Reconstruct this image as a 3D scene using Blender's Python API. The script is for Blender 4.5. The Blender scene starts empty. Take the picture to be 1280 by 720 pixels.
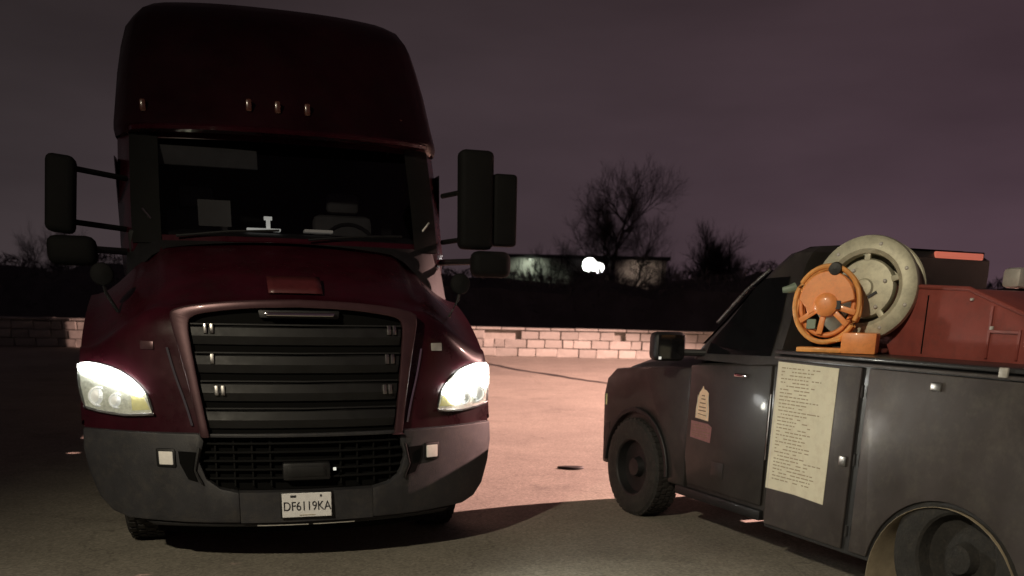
import bpy, bmesh, math, random
from mathutils import Vector, Matrix, noise
random.seed(7)
SC = bpy.context.scene
COL = SC.collection
PI = math.pi
R = math.radians

# ------------------------------------------------------------------ camera
cam_d = bpy.data.cameras.new('camera')
cam = bpy.data.objects.new('camera', cam_d); COL.objects.link(cam)
SC.camera = cam
cam_d.sensor_width = 36.0
cam_d.sensor_fit = 'HORIZONTAL'
cam_d.lens = 36.0 * 1150 / 1280
cam_d.shift_y = (690 - 360) / 1280
cam_d.clip_start = 0.05
cam_d.dof.use_dof = True; cam_d.dof.focus_distance = 6.0; cam_d.dof.aperture_fstop = 2.2
cam_d.clip_end = 3000
pitch = math.atan((690 - 380) / 1150.0)
cam.location = (0, 0, 1.7)
cam.matrix_world = (Matrix.Translation((0, 0, 1.7)) @ Matrix.Rotation(PI / 2 - pitch, 4, 'X') @ Matrix.Rotation(R(1.2), 4, 'Z'))

# ------------------------------------------------------------------ render look
SC.view_settings.view_transform = 'Standard'
SC.view_settings.look = 'None'
SC.view_settings.exposure = 0
SC.view_settings.gamma = 1

# ------------------------------------------------------------------ night sky (city glow)
W = bpy.data.worlds.new('World'); SC.world = W; W.use_nodes = True
wn = W.node_tree; wn.nodes.clear()
def N(nt, t, **kw):
    n = nt.nodes.new(t)
    for k, v in kw.items(): setattr(n, k, v)
    return n
geo = N(wn, 'ShaderNodeNewGeometry'); sep = N(wn, 'ShaderNodeSeparateXYZ')
tc = N(wn, 'ShaderNodeTexCoord')
wn.links.new(tc.outputs['Generated'], sep.inputs[0])
ramp = N(wn, 'ShaderNodeValToRGB')
el = ramp.color_ramp.elements
el[0].position = 0.0; el[0].color = (0.064, 0.045, 0.050, 1)
el[1].position = 1.0; el[1].color = (0.012, 0.009, 0.010, 1)
e = el.new(0.12); e.color = (0.048, 0.034, 0.038, 1)
e = el.new(0.33); e.color = (0.031, 0.022, 0.023, 1)
wn.links.new(sep.outputs[2], ramp.inputs[0])
nz = N(wn, 'ShaderNodeTexNoise'); nz.inputs['Scale'].default_value = 2.2; nz.inputs['Detail'].default_value = 5
mp = N(wn, 'ShaderNodeMapping'); mp.inputs['Scale'].default_value = (1, 1, 3.5)
wn.links.new(tc.outputs['Generated'], mp.inputs[0]); wn.links.new(mp.outputs[0], nz.inputs[0])
cr = N(wn, 'ShaderNodeMapRange'); cr.inputs[1].default_value = .3; cr.inputs[2].default_value = .7; cr.inputs[3].default_value = .74; cr.inputs[4].default_value = 1.26
wn.links.new(nz.outputs[0], cr.inputs[0])
vm = N(wn, 'ShaderNodeVectorMath', operation='SCALE')
az = N(wn, 'ShaderNodeMapRange'); az.inputs[1].default_value = -.5; az.inputs[2].default_value = .5; az.inputs[3].default_value = .0; az.inputs[4].default_value = 1
wn.links.new(sep.outputs[0], az.inputs[0])
tint = N(wn, 'ShaderNodeMix', data_type='RGBA', blend_type='MULTIPLY'); tint.inputs[0].default_value = 1
tr_ = N(wn, 'ShaderNodeValToRGB'); tr_.color_ramp.elements[0].color = (.85, .92, .88, 1); tr_.color_ramp.elements[1].color = (1.0, .84, .98, 1)
wn.links.new(az.outputs[0], tr_.inputs[0]); wn.links.new(ramp.outputs[0], tint.inputs[6]); wn.links.new(tr_.outputs[0], tint.inputs[7])
br_ = N(wn, 'ShaderNodeMapRange'); br_.inputs[1].default_value = -.5; br_.inputs[2].default_value = .5; br_.inputs[3].default_value = .9; br_.inputs[4].default_value = 1.35
wn.links.new(sep.outputs[0], br_.inputs[0]); mm_ = N(wn, 'ShaderNodeMath', operation='MULTIPLY'); wn.links.new(br_.outputs[0], mm_.inputs[0]); wn.links.new(cr.outputs[0], mm_.inputs[1])
wn.links.new(tint.outputs[2], vm.inputs[0]); wn.links.new(mm_.outputs[0], vm.inputs['Scale'])
bg = N(wn, 'ShaderNodeBackground'); bg.inputs[1].default_value = 1.0
wo = N(wn, 'ShaderNodeOutputWorld')
wn.links.new(vm.outputs[0], bg.inputs[0]); wn.links.new(bg.outputs[0], wo.inputs[0])

# ------------------------------------------------------------------ lamps (their posts are built below)
def spot(name, loc, target, power, col, size, blend, rad, parent=None):
    d = bpy.data.lights.new(name, 'SPOT'); d.energy = power; d.color = col
    d.spot_size = R(size); d.spot_blend = blend; d.shadow_soft_size = rad
    o = bpy.data.objects.new(name, d); COL.objects.link(o)
    o.location = loc
    v = Vector(target) - Vector(loc)
    o.rotation_euler = v.to_track_quat('-Z', 'Y').to_euler()
    return o
LOT_LAMP = (-4.4, -2.6, 6.2)
STREET_LAMP = (17.0, 16.8, 8.0)
spot('lot_light', LOT_LAMP, (2.3, 4.9, .0), 2500, (1.0, 0.88, 0.66), 82, 0.9, 0.12)
spot('street_light', STREET_LAMP, (11.45, 17.6, 0), 84000, (1.0, 0.57, 0.50), 95, 0.12, 0.10)

# ------------------------------------------------------------------ materials
MATS = {}
def mat(name, col, rough=.6, metal=0., coat=0., bump=0., bscale=30., var=0., vscale=4., emit=None, estr=0., dirt=None, dirtamt=0., spec=.5, rvar=0.):
    m = bpy.data.materials.new(name); m.use_nodes = True; nt = m.node_tree
    p = nt.nodes['Principled BSDF']
    p.inputs['Roughness'].default_value = rough; p.inputs['Metallic'].default_value = metal
    p.inputs['Coat Weight'].default_value = coat; p.inputs['Coat Roughness'].default_value = .08
    p.inputs['Specular IOR Level'].default_value = spec
    tcn = N(nt, 'ShaderNodeTexCoord')
    c4 = (*col, 1)
    if var or dirt or rvar:
        n1 = N(nt, 'ShaderNodeTexNoise'); n1.inputs['Scale'].default_value = vscale; n1.inputs['Detail'].default_value = 8; n1.inputs['Roughness'].default_value = .65
        nt.links.new(tcn.outputs['Object'], n1.inputs[0])
        rp = N(nt, 'ShaderNodeValToRGB'); rp.color_ramp.elements[0].position = .3; rp.color_ramp.elements[1].position = .72
        a = tuple(max(0, c * (1 - var)) for c in col); b = tuple(min(1, c * (1 + var)) for c in col)
        rp.color_ramp.elements[0].color = (*a, 1); rp.color_ramp.elements[1].color = (*b, 1)
        nt.links.new(n1.outputs[0], rp.inputs[0])
        outc = rp.outputs[0]
        if dirt:
            n2 = N(nt, 'ShaderNodeTexNoise'); n2.inputs['Scale'].default_value = vscale * 2.3; n2.inputs['Detail'].default_value = 10; n2.inputs['Roughness'].default_value = .75
            nt.links.new(tcn.outputs['Object'], n2.inputs[0])
            mr = N(nt, 'ShaderNodeMapRange'); mr.inputs[1].default_value = .48; mr.inputs[2].default_value = .75; mr.inputs[4].default_value = dirtamt
            nt.links.new(n2.outputs[0], mr.inputs[0])
            mx = N(nt, 'ShaderNodeMix', data_type='RGBA'); mx.inputs[7].default_value = (*dirt, 1)
            nt.links.new(mr.outputs[0], mx.inputs[0]); nt.links.new(outc, mx.inputs[6])
            outc = mx.outputs[2]
        nt.links.new(outc, p.inputs['Base Color'])
        if rvar:
            m2 = N(nt, 'ShaderNodeMapRange'); m2.inputs[1].default_value = .3; m2.inputs[2].default_value = .7
            m2.inputs[3].default_value = max(.03, rough - rvar); m2.inputs[4].default_value = min(1, rough + rvar)
            nt.links.new(n1.outputs[0], m2.inputs[0]); nt.links.new(m2.outputs[0], p.inputs['Roughness'])
    else:
        p.inputs['Base Color'].default_value = c4
    if bump:
        n3 = N(nt, 'ShaderNodeTexNoise'); n3.inputs['Scale'].default_value = bscale; n3.inputs['Detail'].default_value = 6
        nt.links.new(tcn.outputs['Object'], n3.inputs[0])
        bp = N(nt, 'ShaderNodeBump'); bp.inputs['Strength'].default_value = bump; bp.inputs['Distance'].default_value = .02
        nt.links.new(n3.outputs[0], bp.inputs['Height']); nt.links.new(bp.outputs[0], p.inputs['Normal'])
    if emit:
        p.inputs['Emission Color'].default_value = (*emit, 1); p.inputs['Emission Strength'].default_value = estr
    MATS[name] = m
    return m

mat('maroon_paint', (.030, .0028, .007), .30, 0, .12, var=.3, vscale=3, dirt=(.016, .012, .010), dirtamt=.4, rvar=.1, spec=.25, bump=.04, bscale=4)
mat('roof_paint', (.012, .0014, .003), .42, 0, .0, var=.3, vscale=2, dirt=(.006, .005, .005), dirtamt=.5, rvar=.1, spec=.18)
mat('maroon_trim', (.085, .042, .048), .36, .5, .1, var=.2, vscale=8)
mat('charcoal_plastic', (.029, .029, .033), .55, bump=.15, bscale=160, var=.2, vscale=5, dirt=(.09, .08, .065), dirtamt=.45, rvar=.12)
mat('black_plastic', (.007, .007, .008), .55, bump=.1, bscale=120, var=.3, vscale=7, dirt=(.018, .016, .014), dirtamt=.35)
mat('slat_plastic', (.005, .005, .0055), .6, var=.3, vscale=9, rvar=.1)
mat('black_void', (.004, .004, .004), .9, spec=.1)
mat('black_trim', (.006, .006, .006), .8, spec=.15, var=.2)
mat('rubber', (.02, .019, .018), .85, bump=.3, bscale=60, var=.3, vscale=10, dirt=(.06, .052, .042), dirtamt=.6)
mat('steel', (.35, .34, .33), .35, 1, var=.2, vscale=12, rvar=.15)
mat('chrome', (.7, .68, .68), .12, 1, var=.08, vscale=9)
mat('pale_metal', (.5, .48, .44), .5, .2, var=.2, vscale=14)
mat('interior', (.012, .012, .013), .8, var=.2)
mat('interior_grey', (.13, .13, .135), .8, var=.2)
mat('paper', (.62, .58, .50), .8, var=.07, vscale=9)
mat('dim_paper', (.20, .20, .20), .9, var=.1)
mat('led', (.8, .8, .8), .3, emit=(1.0, 1.0, .93), estr=30)
mat('led_soft', (.8, .8, .8), .3, emit=(.95, 1.0, .86), estr=.22)
mat('reflector_bowl', (.62, .62, .50), .4, .4, var=.4, vscale=45, bump=.3, bscale=60, emit=(.85, .88, .62), estr=.13)
mat('amber_lens', (.55, .48, .12), .25, 0, .6, emit=(.9, .85, .4), estr=.28, var=.2, vscale=30)
mat('marker_amber', (.09, .035, .025), .25, 0, .4)
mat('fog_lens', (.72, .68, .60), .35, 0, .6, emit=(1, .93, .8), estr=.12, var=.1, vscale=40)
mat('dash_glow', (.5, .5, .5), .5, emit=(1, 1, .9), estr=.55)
mat('plate_white', (.85, .85, .85), .5, var=.06, vscale=30)
mat('ink', (.03, .03, .035), .6)
mat('ink_soft', (.36, .30, .20), .7)
mat('pickup_paint', (.024, .021, .020), .5, 0, .15, var=.25, vscale=3, dirt=(.06, .052, .045), dirtamt=.5, rvar=.12)
mat('box_paint', (.070, .060, .060), .5, .3, .0, var=.22, vscale=2.5, dirt=(.16, .15, .12), dirtamt=.45, rvar=.14, bump=.05, bscale=12)
mat('box_dark', (.030, .030, .032), .45, .2, .2, var=.2)
mat('sheet_paper', (.68, .64, .50), .75, var=.07, vscale=7, dirt=(.42, .30, .20), dirtamt=.35)
mat('badge_tan', (.78, .58, .40), .6, var=.15, vscale=40)
mat('badge_pink', (.26, .12, .12), .6, var=.2, vscale=40)
mat('badge_ink', (.22, .14, .09), .7)
mat('liner_beige', (.36, .30, .21), .7, var=.2, vscale=8, dirt=(.2, .17, .12), dirtamt=.5)
mat('orange_paint', (.98, .33, .10), .42, 0, .3, var=.14, vscale=16, dirt=(.4, .16, .06), dirtamt=.4)
mat('orange_hose', (.80, .36, .10), .5, 0, .2, var=.2, vscale=20)
mat('olive_hose', (.55, .52, .33), .6, bump=.1, bscale=40, var=.18, vscale=9, dirt=(.2, .19, .13), dirtamt=.4)
mat('reel_grey', (.50, .48, .36), .5, .2, var=.18, vscale=10, dirt=(.16, .15, .12), dirtamt=.5)
mat('green_grey', (.20, .26, .20), .5, var=.2)
mat('red_steel', (.27, .062, .050), .5, .1, .2, var=.18, vscale=5, dirt=(.10, .05, .045), dirtamt=.5, rvar=.12)
mat('red_strip', (.5, .14, .10), .25, 0, .6, emit=(1.0, .25, .16), estr=.4)
mat('stone', (.32, .315, .275), .9, bump=1.0, bscale=7, var=.2, vscale=2.5, dirt=(.17, .15, .12), dirtamt=.7)
mat('mortar', (.30, .29, .25), .95, var=.2)
mat('bark', (.016, .013, .013), .9, var=.3, vscale=3)
mat('brush', (.07, .068, .075), .95, var=.35, vscale=.6)
mat('far_wall', (.30, .30, .27), .8, var=.12, vscale=.3)
mat('far_roof', (.05, .05, .05), .8, var=.2)
mat('flood', (.8, .8, .8), .3, emit=(1, .98, .95), estr=30)
mat('grass_dark', (.03, .03, .026), .95, var=.4, vscale=.3)
mat('pole_metal', (.18, .18, .17), .5, .6, var=.2)
mat('trailer_white', (.5, .5, .48), .5, var=.1, vscale=1)
def glass(name, tint=.45, rough=.06, fac=.16):
    m = bpy.data.materials.new(name); m.use_nodes = True; nt = m.node_tree; nt.nodes.clear()
    t = N(nt, 'ShaderNodeBsdfTransparent'); t.inputs[0].default_value = (tint, tint, tint * 1.03, 1)
    g = N(nt, 'ShaderNodeBsdfGlossy'); g.inputs['Roughness'].default_value = rough
    lw = N(nt, 'ShaderNodeLayerWeight'); lw.inputs[0].default_value = .5
    pw = N(nt, 'ShaderNodeMath', operation='POWER'); pw.inputs[1].default_value = 4.0
    f = N(nt, 'ShaderNodeMapRange'); f.inputs[3].default_value = .035; f.inputs[4].default_value = .6
    nt.links.new(lw.outputs['Facing'], pw.inputs[0]); nt.links.new(pw.outputs[0], f.inputs[0])
    mx = N(nt, 'ShaderNodeMixShader'); o = N(nt, 'ShaderNodeOutputMaterial')
    nt.links.new(f.outputs[0], mx.inputs[0]); nt.links.new(t.outputs[0], mx.inputs[1]); nt.links.new(g.outputs[0], mx.inputs[2]); nt.links.new(mx.outputs[0], o.inputs[0])
    MATS[name] = m
glass('windshield_glass', .45)
glass('clear_lens', .95)
def scatter_lens():
    nt = MATS['clear_lens'].node_tree; out = [n for n in nt.nodes if n.type == 'OUTPUT_MATERIAL'][0]; src = out.inputs[0].links[0].from_socket
    t = N(nt, 'ShaderNodeBsdfTranslucent'); t.inputs[0].default_value = (.9, .95, .9, 1); m2 = N(nt, 'ShaderNodeMixShader'); m2.inputs[0].default_value = .08
    nt.links.new(src, m2.inputs[1]); nt.links.new(t.outputs[0], m2.inputs[2]); nt.links.new(m2.outputs[0], out.inputs[0])
scatter_lens()
mat('dark_glass', (.006, .006, .007), .06, 0, .5)

# block colour varies per block
def per_object_variation(name, amt=.35):
    m = MATS[name]; nt = m.node_tree; p = nt.nodes['Principled BSDF']
    src = p.inputs['Base Color'].links[0].from_socket
    oi = N(nt, 'ShaderNodeObjectInfo'); mr = N(nt, 'ShaderNodeMapRange'); mr.inputs[3].default_value = 1 - amt; mr.inputs[4].default_value = 1 + amt * .6
    nt.links.new(oi.outputs['Random'], mr.inputs[0])
    v = N(nt, 'ShaderNodeVectorMath', operation='SCALE'); nt.links.new(src, v.inputs[0]); nt.links.new(mr.outputs[0], v.inputs['Scale'])
    nt.links.new(v.outputs[0], p.inputs['Base Color'])
per_object_variation('stone', .2)

# asphalt / worn concrete lot
def ground_mat():
    m = bpy.data.materials.new('worn_pavement'); m.use_nodes = True; nt = m.node_tree; p = nt.nodes['Principled BSDF']
    tcn = N(nt, 'ShaderNodeTexCoord')
    def nse(s, d, r=.6):
        n = N(nt, 'ShaderNodeTexNoise'); n.inputs['Scale'].default_value = s; n.inputs['Detail'].default_value = d; n.inputs['Roughness'].default_value = r
        nt.links.new(tcn.outputs['Object'], n.inputs[0]); return n
    big = nse(.35, 5); fine = nse(38, 6, .8); mid = nse(2.2, 8, .7)
    rp = N(nt, 'ShaderNodeValToRGB'); rp.color_ramp.elements[0].position = .32; rp.color_ramp.elements[1].position = .7
    rp.color_ramp.elements[0].color = (.215, .196, .162, 1); rp.color_ramp.elements[1].color = (.29, .265, .215, 1)
    nt.links.new(big.outputs[0], rp.inputs[0])
    mr = N(nt, 'ShaderNodeMapRange'); mr.inputs[1].default_value = .3; mr.inputs[2].default_value = .7; mr.inputs[3].default_value = .7; mr.inputs[4].default_value = 1.3
    nt.links.new(fine.outputs[0], mr.inputs[0])
    v = N(nt, 'ShaderNodeVectorMath', operation='SCALE'); nt.links.new(rp.outputs[0], v.inputs[0]); nt.links.new(mr.outputs[0], v.inputs['Scale'])
    m2 = N(nt, 'ShaderNodeMapRange'); m2.inputs[1].default_value = .35; m2.inputs[2].default_value = .65; m2.inputs[3].default_value = .9; m2.inputs[4].default_value = 1.07
    nt.links.new(mid.outputs[0], m2.inputs[0])
    v2 = N(nt, 'ShaderNodeVectorMath', operation='SCALE'); nt.links.new(v.outputs[0], v2.inputs[0]); nt.links.new(m2.outputs[0], v2.inputs['Scale'])
    # cracks
    vo = N(nt, 'ShaderNodeTexVoronoi', feature='DISTANCE_TO_EDGE'); vo.inputs['Scale'].default_value = .32
    dn = nse(1.3, 6); av = N(nt, 'ShaderNodeVectorMath', operation='MULTIPLY_ADD'); av.inputs[1].default_value = (.9, .9, .9)
    nt.links.new(dn.outputs['Color'], av.inputs[0]); nt.links.new(tcn.outputs['Object'], av.inputs[2]); nt.links.new(av.outputs[0], vo.inputs[0])
    mc = N(nt, 'ShaderNodeMapRange'); mc.inputs[1].default_value = .0; mc.inputs[2].default_value = .006; mc.inputs[3].default_value = .72; mc.inputs[4].default_value = 1
    nt.links.new(vo.outputs['Distance'], mc.inputs[0])
    v3 = N(nt, 'ShaderNodeVectorMath', operation='SCALE'); nt.links.new(v2.outputs[0], v3.inputs[0]); nt.links.new(mc.outputs[0], v3.inputs['Scale'])
    st = nse(.9, 7, .62); ms = N(nt, 'ShaderNodeMapRange'); ms.inputs[1].default_value = .58; ms.inputs[2].default_value = .68; ms.inputs[3].default_value = 1; ms.inputs[4].default_value = .78
    nt.links.new(st.outputs[0], ms.inputs[0])
    agg = N(nt, 'ShaderNodeTexVoronoi'); agg.inputs['Scale'].default_value = 55; nt.links.new(tcn.outputs['Object'], agg.inputs[0])
    ma = N(nt, 'ShaderNodeMapRange'); ma.inputs[1].default_value = 0; ma.inputs[2].default_value = 1; ma.inputs[3].default_value = .72; ma.inputs[4].default_value = 1.28
    nt.links.new(agg.outputs['Color'], ma.inputs[0])
    mu = N(nt, 'ShaderNodeMath', operation='MULTIPLY'); nt.links.new(ms.outputs[0], mu.inputs[0]); nt.links.new(ma.outputs[0], mu.inputs[1])
    v4 = N(nt, 'ShaderNodeVectorMath', operation='SCALE'); nt.links.new(v3.outputs[0], v4.inputs[0]); nt.links.new(mu.outputs[0], v4.inputs['Scale'])
    nt.links.new(v4.outputs[0], p.inputs['Base Color'])
    p.inputs['Roughness'].default_value = .8
    bp = N(nt, 'ShaderNodeBump'); bp.inputs['Strength'].default_value = .5; bp.inputs['Distance'].default_value = .01
    nt.links.new(fine.outputs[0], bp.inputs['Height']); nt.links.new(bp.outputs[0], p.inputs['Normal'])
    MATS['pavement'] = m
ground_mat()

# ------------------------------------------------------------------ helpers
def link(name, me, m, parent=None):
    o = bpy.data.objects.new(name, me); COL.objects.link(o)
    if m: me.materials.append(MATS[m])
    if parent: o.parent = parent
    return o
def tag(o, label=None, cat=None, group=None, kind=None):
    if label: o['label'] = label
    if cat: o['category'] = cat
    if group: o['group'] = group
    if kind: o['kind'] = kind
    return o
def empty(name, loc=(0, 0, 0), rz=0):
    o = bpy.data.objects.new(name, None); COL.objects.link(o); o.location = loc; o.rotation_euler = (0, 0, rz); o.empty_display_size = .2
    return o
def copy_tree(o, parent=None):
    c = o.copy(); COL.objects.link(c); c.parent = parent
    for ch in list(o.children): copy_tree(ch, c)
    return c

class MB:
    def __init__(s): s.bm = bmesh.new()
    def poly(s, vs):
        return s.bm.faces.new([s.bm.verts.new(v) for v in vs])
    def box(s, x0, x1, y0, y1, z0, z1, M=None):
        v = [(x, y, z) for x in (x0, x1) for y in (y0, y1) for z in (z0, z1)]
        if M: v = [M @ Vector(p) for p in v]
        b = [s.bm.verts.new(p) for p in v]
        for f in ((0, 1, 3, 2), (4, 6, 7, 5), (0, 4, 5, 1), (2, 3, 7, 6), (0, 2, 6, 4), (1, 5, 7, 3)):
            s.bm.faces.new([b[i] for i in f])
        return s
    def grid(s, P, closed_u=False, closed_v=False, cap=False, skip=None):
        nu, nv = len(P), len(P[0])
        V = [[s.bm.verts.new(p) for p in row] for row in P]
        for i in range(nu if closed_u else nu - 1):
            for j in range(nv if closed_v else nv - 1):
                if skip and skip(i, j): continue
                q = [V[i][j], V[(i + 1) % nu][j], V[(i + 1) % nu][(j + 1) % nv], V[i][(j + 1) % nv]]
                s.bm.faces.new(q)
        if cap:
            s.bm.faces.new(V[0]); s.bm.faces.new(V[-1])
        return V
    def tube(s, pts, r, n=8, r2=None, closed=False):
        pts = [Vector(p) for p in pts]; rings = []
        m = len(pts)
        for i, p in enumerate(pts):
            if closed: t = pts[(i + 1) % m] - pts[i - 1]
            else: t = pts[min(i + 1, m - 1)] - pts[max(i - 1, 0)]
            t.normalize()
            a = Vector((0, 0, 1)) if abs(t.z) < .9 else Vector((1, 0, 0))
            u = t.cross(a).normalized(); w = t.cross(u)
            rr = r if r2 is None else r + (r2 - r) * i / (m - 1)
            rings.append([p + (u * math.cos(2 * PI * k / n) + w * math.sin(2 * PI * k / n)) * rr for k in range(n)])
        s.grid(rings, closed_u=closed, closed_v=True, cap=not closed)
        return s
    def disc(s, M, prof, n=32):
        # lathe about the local Z of M: prof = [(radius, z)]
        P = [[M @ Vector((r * math.cos(2 * PI * k / n), r * math.sin(2 * PI * k / n), z)) for k in range(n)] for r, z in prof]
        s.grid(P, closed_v=True)
        return s
    def prism(s, poly, axis, a, b, M=None):
        # poly of 2D points extruded along axis: 'x' (poly=y,z), 'y' (x,z), 'z' (x,y)
        def mk(p, t):
            v = {'x': (t, p[0], p[1]), 'y': (p[0], t, p[1]), 'z': (p[0], p[1], t)}[axis]
            return M @ Vector(v) if M else Vector(v)
        A = [s.bm.verts.new(mk(p, a)) for p in poly]; B = [s.bm.verts.new(mk(p, b)) for p in poly]
        s.bm.faces.new(A); s.bm.faces.new(B[::-1])
        n = len(poly)
        for i in range(n): s.bm.faces.new([A[i], B[i], B[(i + 1) % n], A[(i + 1) % n]])
        return s
    def cut(s, ax, vals):
        for v in vals:
            co = [0, 0, 0]; co[ax] = v; no = [0, 0, 0]; no[ax] = 1
            g = s.bm.verts[:] + s.bm.edges[:] + s.bm.faces[:]
            bmesh.ops.bisect_plane(s.bm, geom=g, plane_co=co, plane_no=no, dist=1e-5)
    def bevel(s, w, seg=2, ang=35):
        s.bm.normal_update()
        es = [e for e in s.bm.edges if len(e.link_faces) == 2 and e.calc_face_angle(0) > R(ang)]
        if es: bmesh.ops.bevel(s.bm, geom=es, offset=w, segments=seg, affect='EDGES', profile=.5, clamp_overlap=True)
        return s
    def build(s, name, m, parent=None, smooth=True, ang=35, merge=False):
        if merge: bmesh.ops.remove_doubles(s.bm, verts=s.bm.verts, dist=1e-4)
        bmesh.ops.recalc_face_normals(s.bm, faces=s.bm.faces)
        if smooth:
            for f in s.bm.faces: f.smooth = True
            for e in s.bm.edges:
                if len(e.link_faces) == 2 and e.calc_face_angle(0) > R(ang): e.smooth = False
        me = bpy.data.meshes.new(name); s.bm.to_mesh(me); s.bm.free()
        return link(name, me, m, parent)

def rbox(name, m, parent, x0, x1, y0, y1, z0, z1, bev=.01, M=None, seg=2):
    b = MB().box(x0, x1, y0, y1, z0, z1, M)
    if bev: b.bevel(bev, seg)
    return b.build(name, m, parent)

def text_mesh(name, s, size, m, parent, M, depth=.002, spacing=1.0):
    cu = bpy.data.curves.new(name, 'FONT'); cu.body = s; cu.size = size; cu.extrude = depth; cu.align_x = 'CENTER'; cu.align_y = 'CENTER'
    cu.space_character = spacing
    to = bpy.data.objects.new(name, cu); COL.objects.link(to)
    dg = bpy.context.evaluated_depsgraph_get(); me = bpy.data.meshes.new_from_object(to.evaluated_get(dg))
    bpy.data.objects.remove(to); me.transform(M); me.materials.clear()
    return link(name, me, m, parent)

# ================================================================== SETTING
g = MB(); n = 24
xs = [-900, -200, -60, -30, -15, -8, -4, 0, 4, 8, 15, 30, 60, 200, 900]
ys = [-60, -10, 0, 4, 8, 12, 20, 32.3]
g.grid([[(x, y, 0) for y in ys] for x in xs])
tag(g.build('pavement', 'pavement'), kind='structure')
g = MB(); g.grid([[(x, y, .02 + (0 if y < 40 else -.0)) for y in (32.25, 45, 70, 150, 600, 2500)] for x in (-2500, -300, -60, 0, 60, 300, 2500)])
tag(g.build('far_field', 'grass_dark'), kind='structure')

# low block wall along the far edge of the lot
WALL_Y = 31.6
wall = empty('block_wall', (-5, WALL_Y, 0))
tag(wall, 'low wall of pale stone blocks along the far edge of the lot', 'wall')
b = MB().box(-16, 19, .06, .36, 0, .86); b.build('wall_core', 'mortar', wall)
def block_mesh(w, h, seed):
    rnd = random.Random(seed); m = MB()
    m.box(-w / 2, w / 2, 0, .2, 0, h)
    m.bevel(.018, 1)
    for v in m.bm.verts:
        v.co.x += rnd.uniform(-.008, .008); v.co.z += rnd.uniform(-.008, .008)
        if v.co.y < .03: v.co.y += rnd.uniform(-.02, .02)
    me_o = m.build('block', 'stone', None, smooth=False); me = me_o.data
    bpy.data.objects.remove(me_o); return me
variants = {w: [block_mesh(w, .27, int(w * 100) + k) for k in range(3)] for w in (.34, .46, .58, .7)}
rnd = random.Random(3)
cnt = 0
for c in range(3):
    x = -15.6 + rnd.uniform(0, .3)
    while x < 12:
        w = rnd.choice((.46, .58, .7, .58, .34)) if c else rnd.choice((.58, .7))
        if cnt < 230 and not (c == 2 and rnd.random() < .06):
            o = bpy.data.objects.new('block', rnd.choice(variants[w])); COL.objects.link(o); o.parent = wall
            o.location = (x + w / 2, -.12 + rnd.uniform(-.025, .025), c * .285 + .005); cnt += 1
            o.rotation_euler = (0, rnd.uniform(-.008, .008), rnd.uniform(-.03, .03))
        x += w + .022
x = -15.6
while x < 12:   # thin capping stones
    w = rnd.uniform(.7, 1.0)
    if cnt < 290:
        m = MB().box(-w / 2, w / 2, -.2, .4, 0, .075); m.bevel(.015, 1)
        o = m.build('coping_stone', 'stone', wall, smooth=False); o.location = (x + w / 2, rnd.uniform(-.02, .02), .868 + rnd.uniform(-.006, .006)); cnt += 1
    x += w + .02

# tar seam and debris on the lot
def ribbon(name, m, pts, w, z, cat, label):
    b = MB(); L = []; rr = random.Random(5)
    for i, p in enumerate(pts):
        q = Vector(pts[min(i + 1, len(pts) - 1)]) - Vector(pts[max(i - 1, 0)]); q.normalize(); nrm = Vector((-q.y, q.x))
        ww = w * rr.uniform(.6, 1.3)
        L.append([(p[0] + nrm.x * ww, p[1] + nrm.y * ww, z), (p[0] - nrm.x * ww, p[1] - nrm.y * ww, z)])
    b.grid(L); o = b.build(name, m); 
    tag(o, label, cat); return o
pts = [(-2.2 + 4.9 * t + .08 * math.sin(9 * t), 30 - 10.3 * t + .1 * math.sin(23 * t)) for t in [k / 30 for k in range(31)]]
mat('tar', (.03, .028, .026), .6)
seam = ribbon('tar_seam', 'tar', pts, .13, .004, None, None); seam['kind'] = 'structure'
m = MB(); rr = random.Random(9)
ring = [(math.cos(a) * .15 * rr.uniform(.7, 1.2), math.sin(a) * .07 * rr.uniform(.7, 1.2)) for a in [2 * PI * k / 12 for k in range(12)]]
m.prism(ring, 'z', 0, .022); m.bevel(.008, 1)
o = m.build('flattened_rag', 'tar'); o.location = (.62, 9.8, 0.004); tag(o, 'small dark flattened scrap on the pink lit pavement between the two trucks', 'litter')

# ================================================================== far background
def build_tree(name, loc, height, spread, seed, label, trunk_r=.22, levels=5, group=None, nb=4, low=.28):
    rnd = random.Random(seed); t = empty(name, loc); tag(t, label, 'tree', group)
    tr = MB(); cr = MB()
    def branch(mb, p, d, L, r, lev):
        pts = [p]; q = p.copy(); dd = d.copy(); k = 4 if lev < 3 else 3
        for i in range(k):
            dd = (dd + Vector((rnd.uniform(-.16, .16), rnd.uniform(-.16, .16), rnd.uniform(-.02, .12)))).normalized()
            q = q + dd * (L / k); pts.append(q.copy())
        mb.tube(pts, r, 6 if lev < 2 else (4 if lev < 4 else 3), r2=r * .5)
        if lev >= levels: return
        m_ = nb + (1 if lev == 0 else 0) + (1 if lev >= 3 else 0)
        for i in range(m_):
            f = rnd.uniform(low if lev == 0 else .2, 1.0) if i else 1.0
            idx = min(int(f * k), k - 1); base = pts[idx].lerp(pts[idx + 1], f * k - idx)
            ang = rnd.uniform(0, 2 * PI); tilt = rnd.uniform(.3, .75) * (.45 if i == 0 else 1)
            u = dd.cross(Vector((.3, .8, .1))).normalized(); w = dd.cross(u)
            nd = (dd * math.cos(tilt) + (u * math.cos(ang) + w * math.sin(ang)) * math.sin(tilt) * spread)
            nd.z += .12; nd.normalize()
            branch(cr, base, nd, L * rnd.uniform(.55, .78), r * .5 * rnd.uniform(.8, 1.1), lev + 1)
    branch(tr, Vector((0, 0, 0)), Vector((0, 0, 1)), height * .36, trunk_r, 0)
    tr.build('trunk', 'bark', t); cr.build('crown', 'bark', t)
    return t
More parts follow.
